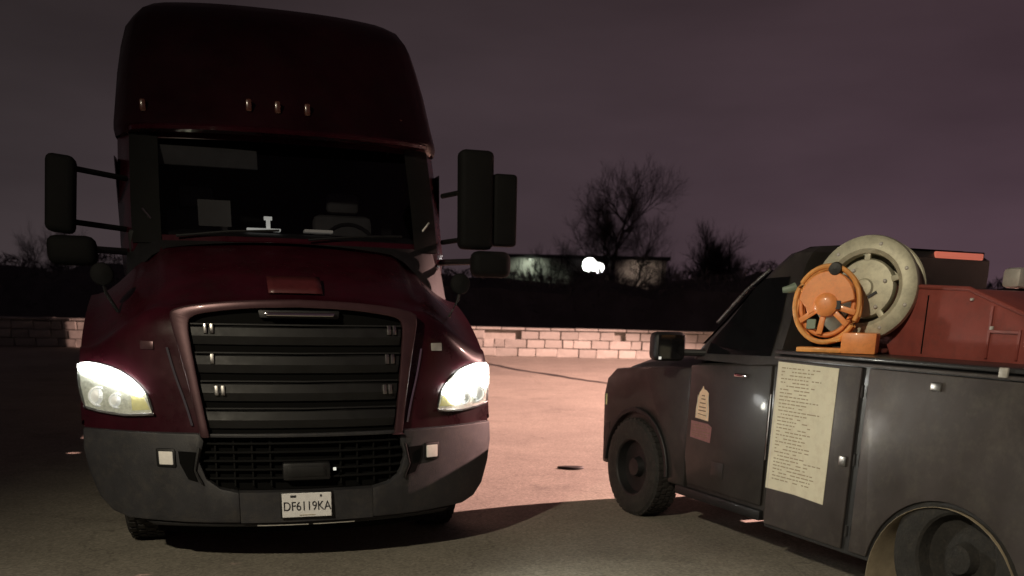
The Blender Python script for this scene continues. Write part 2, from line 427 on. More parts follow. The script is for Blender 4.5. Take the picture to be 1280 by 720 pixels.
build_tree('bare_tree', (6.0, 60, 0), 11.2, 1.6, 17, 'tall leafless tree with a wide crown beside the bright far lamp', .22, 6, nb=5, low=.2)
build_tree('bare_tree', (12.6, 62, 0), 7.6, 1.2, 21, 'short dense leafless tree to the right of the tall bare tree', .2, 5, nb=6, low=.1)
build_tree('bare_tree', (1.9, 61, 0), 6.2, 1.0, 31, 'small thin leafless tree just left of the bright far lamp', .12, 5, nb=4)
build_tree('bare_tree', (9.2, 58, 0), 5.2, 1.3, 41, 'low spreading leafless tree between the tall bare tree and the short dense one', .12, 5, nb=5, low=.1)
build_tree('bare_tree', (-29.5, 60, 0), 6.6, 1.2, 51, 'leafless tree rising above the dark brush at the far left', .16, 5, nb=5, low=.1)

# dark brush beyond the wall: a ridge of tangled twigs
def brush(name, x0, x1, y, h, seed, cnt, kind='stuff', hfun=None):
    rnd = random.Random(seed); m = MB(); V = m.bm.verts; F = m.bm.faces
    for i in range(cnt):
        x = rnd.uniform(x0, x1); hh = (hfun(x) if hfun else h) * (.82 + .3 * noise.noise(Vector((x * .35, seed, 0))))
        z = hh * (1 - rnd.random() ** 2.0 * 1.0) if rnd.random() < .5 else rnd.uniform(0, hh)
        p = Vector((x, y + rnd.uniform(-2, 2), z)); s = rnd.uniform(.06, .24)
        d1 = Vector((rnd.uniform(-1, 1), rnd.uniform(-1, 1), rnd.uniform(-.1, 1.6))).normalized() * s * 1.5
        d2 = Vector((rnd.uniform(-1, 1), rnd.uniform(-1, 1), rnd.uniform(-1, 1))).normalized() * s * .35
        F.new([V.new(p - d1), V.new(p + d2), V.new(p + d1)])
    # solid earth core under the tangle
    P = []
    for k in range(61):
        x = x0 + (x1 - x0) * k / 60; hh = (hfun(x) if hfun else h) * (.8 + .28 * noise.noise(Vector((x * .35, seed, 0))))
        P.append([(x, y - 2.4, .02), (x, y - 1.4, hh * .75), (x, y, hh * .93), (x, y + 2, .02)])
    m.grid(P)
    return tag(m.build(name, 'brush', None, smooth=False), 'dark tangled brush beyond the block wall', 'brush', kind=kind)
brush('brush', -42, 42, 50, 3.0, 2, 42000, hfun=lambda x: 3.95 + .35 * max(0, min(1, (-x - 2) / 20)) - (.25 if 2 < x < 6.5 else 0) + (.3 if x > 7.5 else 0))

# far low building with a bright floodlight
bd = empty('warehouse', (8.2, 118, 0)); tag(bd, 'long low pale building behind the bare trees, half hidden by brush', 'building')
MB().box(-11, 10, 0, 18, 0, 7.2).build('wall', 'far_wall', bd, smooth=False)
rbox('roof', 'far_roof', bd, -11.4, 10.4, -.5, 18.4, 7.2, 7.6, .05)
pn = MB().box(-.04, .04, -.06, 0, 0, 7.1).build('wall_rib', 'far_roof', bd, smooth=False); pn.location = (-10, 0, 0)
for k in range(1, 11):
    c = pn.copy(); COL.objects.link(c); c.location = (-10 + k * 1.95, 0, 0)
dr = rbox('loading_door', 'far_wall', bd, -8.5, -5.5, -.12, 0, .2, 6.0, .03)
for k in range(1, 3):
    c = dr.copy(); COL.objects.link(c); c.location = (k * 6.2, 0, 0)
fl = empty('flood_lamp', (4.85, 64, 0)); tag(fl, 'bright white floodlight glowing on a mast behind the brush beside the tall bare tree', 'floodlight')
MB().tube([(0, 0, 0), (0, 0, 4.3)], .07, 8).build('mast', 'pole_metal', fl)
hb = empty('x'); bpy.data.objects.remove(hb)
for dx, hw, z0, z1 in ((-.12, .46, 3.85, 4.75), (.50, .34, 3.75, 4.5)):
    Mf = Matrix.Translation((dx, 0, (z0 + z1) / 2)) @ Matrix.Rotation(PI / 2, 4, 'X')
    q = MB(); q.disc(Mf, [(.001, -.2), (hw * .5, -.18), (hw + .05, .1), (hw + .05, .2), (hw, .21)], 20); h = q.build('lamp_housing', 'pole_metal', fl)
    q = MB(); q.disc(Mf, [(hw, .205), (hw * .8, .27), (hw * .4, .31), (.001, .32)], 20); q.build('lamp_face', 'flood', h)
MB().tube([(-.12, 0, 4.2), (.6, 0, 4.2)], .04, 6).build('crossarm', 'pole_metal', fl)
# wall packs wash the facade
for lx, pw in ((-7.5, 900), (6.2, 700)):
    wl = empty('wall_lamp', (9 + lx, 116.9, 6.9)); tag(wl, 'small wall lamp under the roof edge of the far building, ' + ('towards its left end' if lx < 0 else 'right of the floodlight'), 'lamp')
    rbox('lamp_housing', 'pole_metal', wl, -.3, .3, 0, 1.0, .0, .18, .02)
    spot('wash_light', (9 + lx, 116.0, 6.8), (9 + lx, 118, 4.5), pw * .3, (.9, 1, .8) if lx < 0 else (1, .72, .6), 150, .6, .2)

# ================================================================== off-frame lamp posts that light the lot
def lamp_post(loc, target, label):
    t = empty('lamp_post', (loc[0], loc[1], 0)); tag(t, label, 'lamp post', 'lot lamps')
    v = Vector((target[0] - loc[0], target[1] - loc[1], 0)).normalized()
    MB().tube([(-v.x * .9, -v.y * .9, 0), (-v.x * .9, -v.y * .9, loc[2] + .3)], .09, 10).build('pole', 'pole_metal', t)
    MB().tube([(-v.x * .9, -v.y * .9, loc[2] + .25), (0, 0, loc[2] + .25)], .04, 8).build('arm', 'pole_metal', t)
    a = math.atan2(v.y, v.x); M = Matrix.Rotation(a, 4, 'Z')
    rbox('lamp_head', 'pole_metal', t, -.35, .3, -.18, .18, loc[2] + .16, loc[2] + .32, .03, M)
lamp_post(LOT_LAMP, (0, 6, 0), 'grey lot lamp post standing behind the camera')
lamp_post(STREET_LAMP, (4, 17, 0), 'grey lot lamp post standing right of the pickup')

# ================================================================== SEMI TRUCK
PS = R(17.6)
Lx = Vector((math.cos(PS), math.sin(PS), 0)); Bk = Vector((-math.sin(PS), math.cos(PS), 0))
semi_loc = Vector((-1.40, 5.95, 0)) + Lx * .030
semi = empty('semi_truck', semi_loc, PS)
tag(semi, 'dark red semi truck facing the camera with both headlights lit', 'truck')

def Fy(x, z):
    x = abs(x)
    return .20 * x * x + .04 * x ** 4 + .16 * max(0, z - .9) - .14 + (.10 * max(0, .45 - z))
def mapF(v, off):
    return Vector((v.x, Fy(v.x, v.z) + v.y + off, v.z))
def frange(a, b, s):
    n = int(round((b - a) / s)); return [a + i * s for i in range(n + 1)]
def patch(name, m, parent, poly, off=0., depth=.03, bev=.006, step=.09, seg=2):
    """outline in (x,z), extruded in depth, bent onto the front surface"""
    b = MB().prism(poly, 'y', 0, depth)
    if bev: b.bevel(bev, seg, 25)
    x0 = min(p[0] for p in poly); x1 = max(p[0] for p in poly)
    b.cut(0, [v for v in frange(-1.8, 1.8, step) if x0 < v < x1])
    for v in b.bm.verts: v.co = mapF(v.co, off)
    return b.build(name, m, parent, ang=28)
def strip(name, m, parent, A, B, off=0., depth=.03, bev=.006, closed=False):
    """band between two equal polylines (x,z), with depth"""
    b = MB()
    rings = []
    for a, c in zip(A, B):
        rings.append([(a[0], 0, a[1]), (c[0], 0, c[1]), (c[0], depth, c[1]), (a[0], depth, a[1])])
    b.grid(rings, closed_v=True, cap=True)
    if bev: b.bevel(bev, 2, 50)
    for v in b.bm.verts: v.co = mapF(v.co, off)
    return b.build(name, m, parent, ang=40)
def mir(poly): return [(-x, z) for x, z in poly][::-1]
def smoothpoly(pts, n=2, closed=False):
    for _ in range(n):
        q = [] if closed else [pts[0]]
        m_ = len(pts)
        for i in range(m_ if closed else m_ - 1):
            a = pts[i]; b_ = pts[(i + 1) % m_]
            q.append((a[0] * .75 + b_[0] * .25, a[1] * .75 + b_[1] * .25)); q.append((a[0] * .25 + b_[0] * .75, a[1] * .25 + b_[1] * .75))
        if not closed: q.append(pts[-1])
        pts = q
    return pts

# ---- hood + fender shell
def sst(a, b, x):
    t = max(0, min(1, (x - a) / (b - a))); return t * t * (3 - 2 * t)
def ztop(x):
    x = abs(x); return 1.70 - .05 * (x / .8) ** 2 if x < .8 else 1.65 - .27 * sst(.8, 1.34, x)
def zend(x):
    x = abs(x); return 2.12 - .05 * (x / .8) ** 2 - .28 * sst(.78, 1.30, x)
YE = 1.35
cols = sorted(set([round(-1.34 + 2.68 * i / 60, 4) for i in range(61)] + [-.78, .78, -.84, .84]))
def column(x):
    out = []
    zt = ztop(x); ax = abs(x)
    y0 = Fy(x, zt)
    for k in range(9):
        z = .88 + (zt - .10 - .88) * k / 8
        out.append(Vector((x, Fy(x, z), z)))
    # nose rounding
    for k in range(1, 6):
        a = k / 5 * PI / 2
        out.append(Vector((x, y0 + .12 * (1 - math.cos(a)) , zt - .10 + .10 * math.sin(a))))
    yy = y0 + .12
    for k in range(1, 15):
        t = k / 14; y = yy + (YE - yy) * t
        z = zt + (zend(x) - zt) * (t ** .85)
        z += .035 * math.sin(PI * t) * (1 if ax < .75 else .6)
        z -= .035 * math.exp(-((ax - (.83 + .1 * t)) / .05) ** 2) * min(1, t * 4) 
        out.append(Vector((x, y, z)))
    return out
G = [column(x) for x in cols]
# side flanks with the wheel arch
b = MB(); b.grid(G)
# flank strips: drop from each silhouette edge downwards and outwards
for sx in (-1, 1):
    P = []
    base = column(sx * 1.34)
    for v in base:
        y = v.y; arch = .55 + math.sqrt(max(0, .58 ** 2 - (y - 1.0) ** 2)) if abs(y - 1.0) < .58 else .5
        low = max(.88, arch) if y < .75 else max(.6, arch)
        if v.z <= low: continue
        P.append([v, Vector((sx * 1.355, v.y + .01, low + (v.z - low) * .8)), Vector((sx * 1.36, v.y + .02, low + (v.z - low) * .4)), Vector((sx * 1.33, v.y + .02, low))])
    b.grid(P)
hood = b.build('hood', 'maroon_paint', semi, ang=40, merge=True)
# hood scoop badge patch and panel gap lines
strip('grille_lip', 'maroon_trim', semi, [(-.30, 1.79 - .0), (.30, 1.79)], [(-.30, 1.785), (.30, 1.785)], off=.6, depth=.01, bev=0) if False else None
bdg = MB()
bdg.grid([[(x, Fy(x, 1.7) + .155 + .17 * t, ztop(x) + .036 + .19 * t ** .85 * .55) for t in (0, .33, .66, 1)] for x in [(-.17 + .34 * k / 8) for k in range(9)]])
mat('hood_emblem', (.08, .013, .015), .45, .1, .3, var=.2, vscale=20)
bo = bdg.build('hood_emblem', 'hood_emblem', semi)
so = bo.modifiers.new('s', 'SOLIDIFY'); so.thickness = .006; so.offset = 1

# ---- grille
grille = patch('grille', 'black_plastic', semi, [(-.60, .87), (-.70, 1.38), (-.72, 1.56), (-.62, 1.60), (-.33, 1.64), (0, 1.655), (.33, 1.64), (.62, 1.60), (.72, 1.56), (.70, 1.38), (.60, .87)], off=-.012, depth=.02, bev=0)
grille.data.materials[0] = MATS['black_void']
OUT = [(-.63, .86), (-.66, 1.05), (-.72, 1.36), (-.775, 1.60), (-.74, 1.635), (-.60, 1.665), (-.33, 1.69), (0, 1.70)]
INN = [(-.575, .86), (-.605, 1.06), (-.645, 1.36), (-.665, 1.555), (-.63, 1.59), (-.56, 1.61), (-.32, 1.64), (0, 1.65)]
o_ = smoothpoly(OUT, 2); i_ = smoothpoly(INN, 2)
A = o_ + [(-x, z) for x, z in o_[:-1]][::-1]; Bp = i_ + [(-x, z) for x, z in i_[:-1]][::-1]
strip('grille_surround', 'maroon_trim', semi, A, Bp, off=-.065, depth=.06, bev=.012)
def gw(z): # grille half width at z
    return .575 + (.655 - .575) * min(1, max(0, (z - .88) / .62))
for i, zc in enumerate([.97, 1.135, 1.305, 1.475]):
    h = .125; w0 = gw(zc - h / 2) - .006; w1 = gw(zc + h / 2) - .006
    b = MB()
    n_ = 24; rows = []
    for k in range(n_ + 1):
        t = -1 + 2 * k / n_
        rows.append([(t * w0, .028, zc - h / 2), (t * w0, -.008, zc - h / 2 + .012), (t * (w0 + w1) / 2, -.030, zc), (t * w1, -.022, zc + h / 2 - .012), (t * w1, .0, zc + h / 2), (t * w1, .03, zc + h / 2 - .02)])
    b.grid(rows, closed_v=True, cap=True)
    for v in b.bm.verts: v.co = mapF(v.co, -.02)
    b.build('slat', 'slat_plastic', grille, ang=25)
    strip('slat_edge', 'slat_plastic', grille, [(-w1, zc + h / 2 + .012), (0, zc + h / 2 + .012), (w1, zc + h / 2 + .012)], [(-w1, zc + h / 2 + .004), (0, zc + h / 2 + .004), (w1, zc + h / 2 + .004)], off=-.06, depth=.03, bev=0)
# small bright clips at both ends of the slats
for zc, ww in ((1.15, .5), (1.34, 1.), (1.52, 1.)):
    for s_ in (-1, 1):
        xx = s_ * (gw(zc) - .09)
        for dx in ((0, .038) if not (s_ < 0 and zc == 1.34) else (.01,)):
            patch('clip', 'steel', grille, [(xx + dx - .012, zc - .03), (xx + dx + .012, zc - .03), (xx + dx + .012, zc + .03), (xx + dx - .012, zc + .03)], off=-.062, depth=.02, bev=.004)
bar = patch('emblem_bar', 'chrome', semi, [(-.205, 1.598), (.205, 1.598), (.215, 1.622), (-.215, 1.622)], off=-.10, depth=.05, bev=.008)
patch('emblem_panel', 'black_plastic', semi, [(-.24, 1.585), (.24, 1.585), (.25, 1.635), (-.25, 1.635)], off=-.055, depth=.04, bev=.008)

# ---- bumper with the lower grille opening
BO = [(-1.34, .885), (-1.345, .74), (-1.30, .58), (-1.22, .42), (-1.05, .31), (-.75, .28), (0, .275)]
LO = [(-.60, .84), (-.64, .72), (-.60, .60), (-.50, .535), (-.42, .52)]
left_poly = [(-.64, .885), (-.61, .84), (-.65, .72), (-.61, .60), (-.53, .54), (-.42, .515), (0, .512), (0, .275), (-.75, .278), (-1.03, .30), (-1.15, .355), (-1.24, .45), (-1.31, .60), (-1.35, .75), (-1.345, .885)]
for s_ in (1, -1):
    # three convex-ish pieces so the shell can bend: wing and chin
    wing = [(-.64, .885), (-.61, .84), (-.65, .72), (-.61, .60), (-.53, .54), (-.42, .515), (-.42, .317), (-.75, .318), (-1.10, .328), (-1.20, .365), (-1.275, .45), (-1.33, .60), (-1.355, .75), (-1.345, .885)]
    p = [(x * s_, z) for x, z in wing]
    patch('bumper_wing', 'charcoal_plastic', semi, p, off=-.05, depth=.14, bev=.012, step=.06)
patch('bumper_chin', 'charcoal_plastic', semi, [(-.42, .317), (.42, .317), (.42, .5155), (-.42, .5155)], off=-.051, depth=.14, bev=0, step=.06)
patch('bumper_top_rail', 'charcoal_plastic', semi, [(-.64, .862), (.64, .862), (.64, .885), (-.64, .885)], off=-.045, depth=.1, bev=.006)
patch('chin_lip', 'black_plastic', semi, [(-.95, .285), (.95, .285), (1.0, .312), (-1.0, .312)], off=-.02, depth=.12, bev=.006)
for a_, c_ in ((-.32, .0), (.03, .30)):
    patch('lip_trim', 'pale_metal', semi, [(a_, .290), (c_, .290), (c_, .296), (a_, .296)], off=-.03, depth=.01, bev=0)
patch('light_leak_block', 'black_void', semi, [(-.95, .18), (.95, .18), (.95, .32), (-.95, .32)], off=.24, depth=.02, bev=.003)  # added strip that stops lamp light leaking under the bumper
lg = patch('lower_grille', 'black_void', semi, [(-.63, .86), (-.66, .72), (-.62, .58), (-.5, .52), (.5, .52), (.62, .58), (.66, .72), (.63, .86)], off=.03, depth=.02, bev=0)
for k in range(5):
    z = .60 + k * .055
    w = .58 + .05 * min(1, (z - .57) / .12)
    patch('slat', 'black_trim', lg, [(-w, z - .006), (w, z - .006), (w, z + .006), (-w, z + .006)], off=-.012, depth=.03, bev=.002)
for k in range(-5, 6):
    if abs(k) < 2: continue
    patch('strut', 'black_trim', lg, [(k * .11 - .005, .55), (k * .11 + .005, .55), (k * .11 + .005, .85), (k * .11 - .005, .85)], off=.0, depth=.02, bev=0)
rd = patch('radar_cover', 'black_plastic', semi, [(-.15, .585), (.15, .585), (.15, .70), (-.15, .70)], off=-.045, depth=.06, bev=.015)
patch('radar_frame', 'slat_plastic', rd, [(-.12, .61), (.12, .61), (.12, .675), (-.12, .675)], off=-.05, depth=.01, bev=.003)
patch('indicator_lamp', 'dash_glow', semi, [(.165, .645), (.185, .645), (.185, .665), (.165, .665)], off=-.055, depth=.01, bev=.003)
for s_ in (-1, 1):
    v_ = [(.665, .77), (.77, .775), (.765, .70), (.72, .60), (.665, .585), (.69, .66)]
    patch('vent', 'black_void', semi, [(x * s_, z) for x, z in v_], off=-.056, depth=.02, bev=0)
    patch('vent_blade', 'black_plastic', semi, [(.655 * s_, .80), (.64 * s_, .80), (.672 * s_, .66), (.63 * s_, .57), (.645 * s_, .57), (.685 * s_, .66)], off=-.068, depth=.02, bev=.003)
    fx = .845 * s_
    fg = patch('fog_light', 'black_plastic', semi, [(fx - .058, .672), (fx + .058, .672), (fx + .058, .79), (fx - .058, .79)], off=-.062, depth=.03, bev=.012)
    patch('lamp_face', 'fog_lens', fg, [(fx - .042, .69), (fx + .042, .69), (fx + .042, .773), (fx - .042, .773)], off=-.070, depth=.012, bev=.008)
    # bright sculpted edges between the fender and the grille
    gl = [(s_ * (.79 + .0), 1.40), (s_ * .755, 1.24), (s_ * .70, 1.06), (s_ * .67, .93)]
    gl2 = [(x + s_ * .014, z) for x, z in gl]
    strip('fender_trim', 'chrome', semi, smoothpoly(gl, 2), smoothpoly(gl2, 2), off=-.012, depth=.012, bev=0)

# ---- licence plate
pl = MB().box(-.155, .155, -.006, .006, -.078, .078); pl.bevel(.003, 1)
MP = Matrix.Translation((-0.01, Fy(0, .43) - .068, .432))
for v in pl.bm.verts: v.co = MP @ v.co
pl = pl.build('licence_plate', 'plate_white', semi)
text_mesh('plate_number', 'DF6119KA', .083, 'ink', pl, MP @ Matrix.Translation((0, -.0085, -.008)) @ Matrix.Rotation(PI / 2, 4, 'X') @ Matrix.Scale(.80, 4, (1, 0, 0)), .001, 1.0)
for x, w in ((-.085, .018), (.088, .006)):
    MB().box(x - w, x + w, -.009, -.0065, .052, .066, MP).build('plate_mark', 'ink', pl, smooth=False)
MB().box(-.05, .05, -.009, -.0065, -.066, -.062, MP).build('plate_mark', 'ink_soft', pl, smooth=False)
rbox('plate_bracket', 'black_plastic', semi, -.165 - .01, .165 - .01, Fy(0, .43) - .060, Fy(0, .43) - .045, .345, .52, .004)

# ---- headlights
HL = [(1.352, 1.29), (1.25, 1.30), (1.10, 1.265), (.99, 1.19), (.925, 1.11), (.895, .99), (1.08, .975), (1.24, .99), (1.335, 1.01), (1.36, 1.15)]
BR = [(1.35, 1.288), (1.25, 1.295), (1.10, 1.258), (1.0, 1.195), (.93, 1.10), (1.04, 1.105), (1.16, 1.14), (1.30, 1.185), (1.355, 1.225)]
for s_ in (-1, 1):
    hp = smoothpoly(HL, 1, True); hp = [(x * s_, z) for x, z in hp]
    h = patch('headlight', 'black_plastic', semi, hp, off=-.008, depth=.03, bev=0, step=.05)
    bowl = [(x * .0 + (x - 1.13) * .93 + 1.13, (z - 1.14) * .93 + 1.14) for x, z in HL]
    patch('reflector', 'reflector_bowl', h, [(x * s_, z) for x, z in bowl], off=-.016, depth=.01, bev=0, step=.05)
    br = smoothpoly(BR if s_ > 0 else [(1.35, 1.285), (1.25, 1.292), (1.10, 1.255), (1.0, 1.192), (.935, 1.105), (1.05, 1.135), (1.16, 1.17), (1.30, 1.218), (1.355, 1.245)], 1, True)
    if s_ > 0: br = [(x, z - (.07 if z < 1.22 and x > 1.0 else 0)) for x, z in br]
    patch('daytime_light', 'led', h, [(x * s_, z) for x, z in br], off=-.028, depth=.010, bev=.0, step=.05)
    for cx_, cz_, r_ in ((1.23, 1.085, .055), (1.12, 1.065, .042)):
        cell = MB(); M_ = Matrix.Translation((cx_ * s_, Fy(cx_, cz_) - .022, cz_)) @ Matrix.Rotation(PI / 2, 4, 'X')
        cell.disc(M_, [(r_ * 1.15, -.01), (r_ * 1.15, .006), (r_, .010), (r_ * .92, .0), (r_ * .6, .012), (0.001, .02)], 20)
        cell.build('projector', 'led_soft' , h)
    am = [(.92, 1.02), (1.03, 1.01), (1.03, 1.105), (.95, 1.09)]
    patch('turn_signal', 'amber_lens', h, [(x * s_, z) for x, z in am], off=-.022, depth=.012, bev=.004)
    # chrome lower lip
    lip = [(.90, .992), (1.08, .978), (1.24, .993), (1.335, 1.012)]
    strip('lamp_rim', 'chrome', h, [(x * s_, z + .012) for x, z in lip], [(x * s_, z - .004) for x, z in lip], off=-.034, depth=.02, bev=.003)
    lens = patch('lamp_cover', 'clear_lens', h, hp, off=-.040, depth=.003, bev=0, step=.05)
    # lamp light itself
    p = semi.matrix_world
    wl = semi_loc + Lx * (1.2 * s_) + Bk * (Fy(1.2, 1.15) - .12) + Vector((0, 0, 1.12))
    tg = wl - Bk * 6 + Vector((0, 0, -.3)) + Lx * (1.5 * s_)
    spot('headlamp_beam', wl, tg, 75, (1.0, .96, .80), 130, 1.0, .05)

# marker lamps/ latch on the right fender
for s_ in (-1, 1):
    patch('fender_badge', 'pale_metal' if s_ > 0 else 'maroon_trim', semi, [(.875 * s_, 1.385), (.955 * s_, 1.385), (.955 * s_, 1.435), (.875 * s_, 1.435)], off=-.012, depth=.016, bev=.004)

# ---- cab
def cab_ring(z, w, yf, yb, n=24, curv=.28, rad=.22):
    if z > 2.95: z = 2.95 + (z - 2.95) * 1.09
    return [Vector((p.x * 1.045 + .095, p.y, p.z)) for p in cab_ring0(z, w, yf, yb, n, curv, rad)]
def cab_ring0(z, w, yf, yb, n=24, curv=.28, rad=.22):
    pts = []
    for k in range(n + 1):          # front, left to right
        t = -1 + 2 * k / n; x = w * math.sin(t * PI / 2) if False else w * t
        a = abs(t); y = yf + curv * a ** 2.6 + (rad * (1 - math.sqrt(max(0, 1 - max(0, (a - .86) / .14) ** 2))) if a > .86 else 0)
        pts.append(Vector((x * (1 if a < 1 else 1), y, z)))
    for k in range(1, 6): pts.append(Vector((w * (1 + .01 * math.sin(PI * k / 6)), yf + curv + rad + (yb - yf - curv - rad) * k / 5, z)))
    for k in range(1, 5): pts.append(Vector((w - 2 * w * k / 5, yb, z)))
    for k in range(5): pts.append(Vector((-w, yb + (yf + curv + rad - yb) * k / 5, z)))
    return pts
rings = [(.75, 1.14, 1.35, 4.6), (1.3, 1.17, 1.34, 4.6), (1.9, 1.19, 1.32, 4.6), (2.08, 1.195, 1.30, 4.6), (2.14, 1.195, 1.33, 4.6), (2.4, 1.195, 1.44, 4.6), (2.65, 1.19, 1.56, 4.6), (2.84, 1.185, 1.65, 4.6), (2.90, 1.18, 1.66, 4.6)]
NF = 24
def win(i, j):
    return 4 <= i < 7 and 2 <= j < NF - 2
b = MB(); P = [cab_ring(*r) for r in rings]
b.grid(P, closed_v=True, skip=win)
cab = b.build('cab', 'black_plastic', semi, ang=30)
cab.data.materials[0] = MATS['maroon_paint']
# roof fairing above the windshield
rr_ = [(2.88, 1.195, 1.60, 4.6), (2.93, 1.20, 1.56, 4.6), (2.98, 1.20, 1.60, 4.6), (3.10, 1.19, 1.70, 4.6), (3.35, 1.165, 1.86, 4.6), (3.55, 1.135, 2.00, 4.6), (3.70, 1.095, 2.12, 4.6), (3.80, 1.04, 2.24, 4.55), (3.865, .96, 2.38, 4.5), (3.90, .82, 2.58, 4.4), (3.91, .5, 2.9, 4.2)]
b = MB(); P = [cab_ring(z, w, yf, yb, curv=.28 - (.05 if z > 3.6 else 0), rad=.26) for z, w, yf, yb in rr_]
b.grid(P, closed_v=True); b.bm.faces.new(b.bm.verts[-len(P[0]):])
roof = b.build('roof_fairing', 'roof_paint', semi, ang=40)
# visor lip and gap
b = MB(); rows = []
for k in range(NF + 1):
    p0 = cab_ring(2.905, 1.15, 1.60, 4.6)[k]
    rows.append([p0 + Vector((0, -.015, -.03)), p0 + Vector((0, -.085, -.018)), p0 + Vector((0, -.10, .004)), p0 + Vector((0, -.04, .03)), p0 + Vector((0, .03, .03))])
b.grid(rows, closed_v=True, cap=True); b.build('sun_visor', 'maroon_paint', semi)
# windshield frame, glass and wipers
b = MB(); P = [[p + Vector((0, -.004, 0)) for p in cab_ring(*r)[2:NF - 1]] for r in rings[4:8]]
b.grid(P); b.build('windshield', 'windshield_glass', semi)
for s_ in (0, 1):
    rows = []
    for r in rings[3:9]:
        c = cab_ring(*r); i0 = 1 if s_ == 0 else NF - 1; i1 = 3 if s_ == 0 else NF - 3
        rows.append([c[i0] + Vector((0, -.012, 0)), c[(i0 + i1) // 2] + Vector((0, -.02, 0)), c[i1] + Vector((0, -.008, 0))])
    b = MB(); b.grid(rows); b.build('pillar_trim', 'black_trim', semi)
c0 = cab_ring(*rings[4])
for s_, x0_, x1_ in ((1, 14, 20), (-1, 5, 11)):
    p0 = c0[12 + (1 if s_ > 0 else -8)] + Vector((0, -.05, -.01)); p1 = c0[12 + (8 if s_ > 0 else -1)] + Vector((0, -.03, .05))
    w_ = MB().tube([p0, p0.lerp(p1, .5) + Vector((0, -.02, .01)), p1], .009, 6).build('wiper', 'black_plastic', semi)
# cowl panel between hood and glass
b = MB(); rows = []
for k in range(NF + 1):
    q = cab_ring(2.10, 1.15, 1.29, 4.6)[k]
    rows.append([Vector((q.x, min(q.y, YE + .3) - .20, zend(q.x) - .03)), q])
b.grid(rows); b.build('cowl', 'black_plastic', semi)
# interior
inn = rbox('cab_interior', 'interior', semi, -1.12, 1.12, 2.95, 3.05, 1.6, 2.9, 0)
dash = MB().prism([(1.62, 1.9), (1.55, 2.17), (1.75, 2.20), (2.0, 2.14), (2.1, 1.9)], 'x', -1.08, 1.08); dash.bevel(.03, 2); dash.build('dashboard', 'interior', semi)
for x in (-.6, .62):
    st = rbox('seat', 'interior_grey', semi, x - .26, x + .26, 2.5, 2.65, 1.7, 2.42, .06); rbox('headrest', 'interior_grey', st, x - .14, x + .14, 2.5, 2.6, 2.43, 2.60, .04)
sw = MB(); sw.tube([Vector((.62 + .22 * math.cos(a), 2.12 + .07 * math.sin(a), 2.12 + .20 * math.sin(a))) for a in [2 * PI * k / 24 for k in range(24)]], .016, 8, closed=True); sw.build('steering_wheel', 'interior', semi)
rbox('visor_panel', 'interior_grey', semi, -.88, -.12, 1.78, 1.81, 2.66, 2.80, .01, Matrix.Identity(4))
# pale items behind the glass
pp = empty('dash_paper', tuple(semi.location), PS); bpy.data.objects.remove(pp)
W2 = lambda x, y, z: semi_loc + Lx * x + Bk * y + Vector((0, 0, z))
def world_obj(o):
    o.location = semi_loc; o.rotation_euler = (0, 0, PS); return o
o = rbox('paper_sheet', 'dim_paper', None, -.58, -.34, 1.72, 1.725, 2.23, 2.42, 0); world_obj(o)
tag(o, 'grey sheet of paper propped behind the left side of the semi windshield', 'paper')
b = MB().box(-.23, .02, 1.60, 1.72, 2.206, 2.222); b.box(-.085, -.055, 1.62, 1.65, 2.222, 2.30); b.box(-.10, -.04, 1.618, 1.652, 2.285, 2.31)
o = world_obj(b.build('dash_glow_post', 'dash_glow', None)); tag(o, 'small post with an added glow standing on the middle of the semi dashboard', 'dash item')  # emission put in for the bright post and strip seen on the dash
b = MB().box(.20, .42, 1.60, 1.72, 2.206, 2.228); b.bevel(.004, 1)
o = world_obj(b.build('dash_glow_strip', 'dash_glow', None)); o.data.materials[0] = MATS['fog_lens']; tag(o, 'pale flat strip with an added glow right of centre on the semi dashboard', 'book')  # slab made to glow, stands for a bright reflection on the dash
for s_, zz in ((-1, 2.30), (1, 2.31)):
    c = cab_ring(2.28, 1.195, 1.385, 4.6)[2 if s_ < 0 else NF - 2]
    b = MB().tube([c + Vector((-.02 , -.03, -.04 * s_)), c + Vector((.035, -.035, .03 * s_))], .009, 6); b.build('pillar_handle', 'steel', semi)
# roof marker lights
for x, z in ((-.92, 3.06), (-.17, 3.09), (.04, 3.09), (.26, 3.09), (1.0, 3.06)):
    yf = 1.70 + .28 * (abs(x) / 1.19) ** 2.6
    mk = MB().box(x - .022, x + .022, yf - .07, yf + .02, z - .045, z + .045); mk.bevel(.015, 2); mk.build('marker_light', 'marker_amber', semi)
# side fairing lip / grab rail at the left rear of cab
for s_ in (-1, 1):
    MB().tube([(s_ * 1.255 + .095, 2.9, 1.5), (s_ * 1.265 + .095, 2.9, 2.95)], .018, 8).build('grab_rail', 'steel', semi)
    rbox('cab_extender', 'black_plastic', semi, min(s_ * 1.21, s_ * 1.262) + .095, max(s_ * 1.21, s_ * 1.262) + .095, 4.3, 4.95, .9, 3.4, .02)
    rbox('side_skirt', 'maroon_paint', semi, min(s_ * 1.12, s_ * 1.2), max(s_ * 1.12, s_ * 1.2), 1.6, 5.0, .14, .8, .03)
    # door glass
    b = MB().prism([(1.95, 2.10), (1.95, 2.72), (2.7, 2.72), (2.7, 2.05)], 'x', s_ * 1.25 + .095, s_ * 1.257 + .095); b.build('door_glass', 'dark_glass', semi)
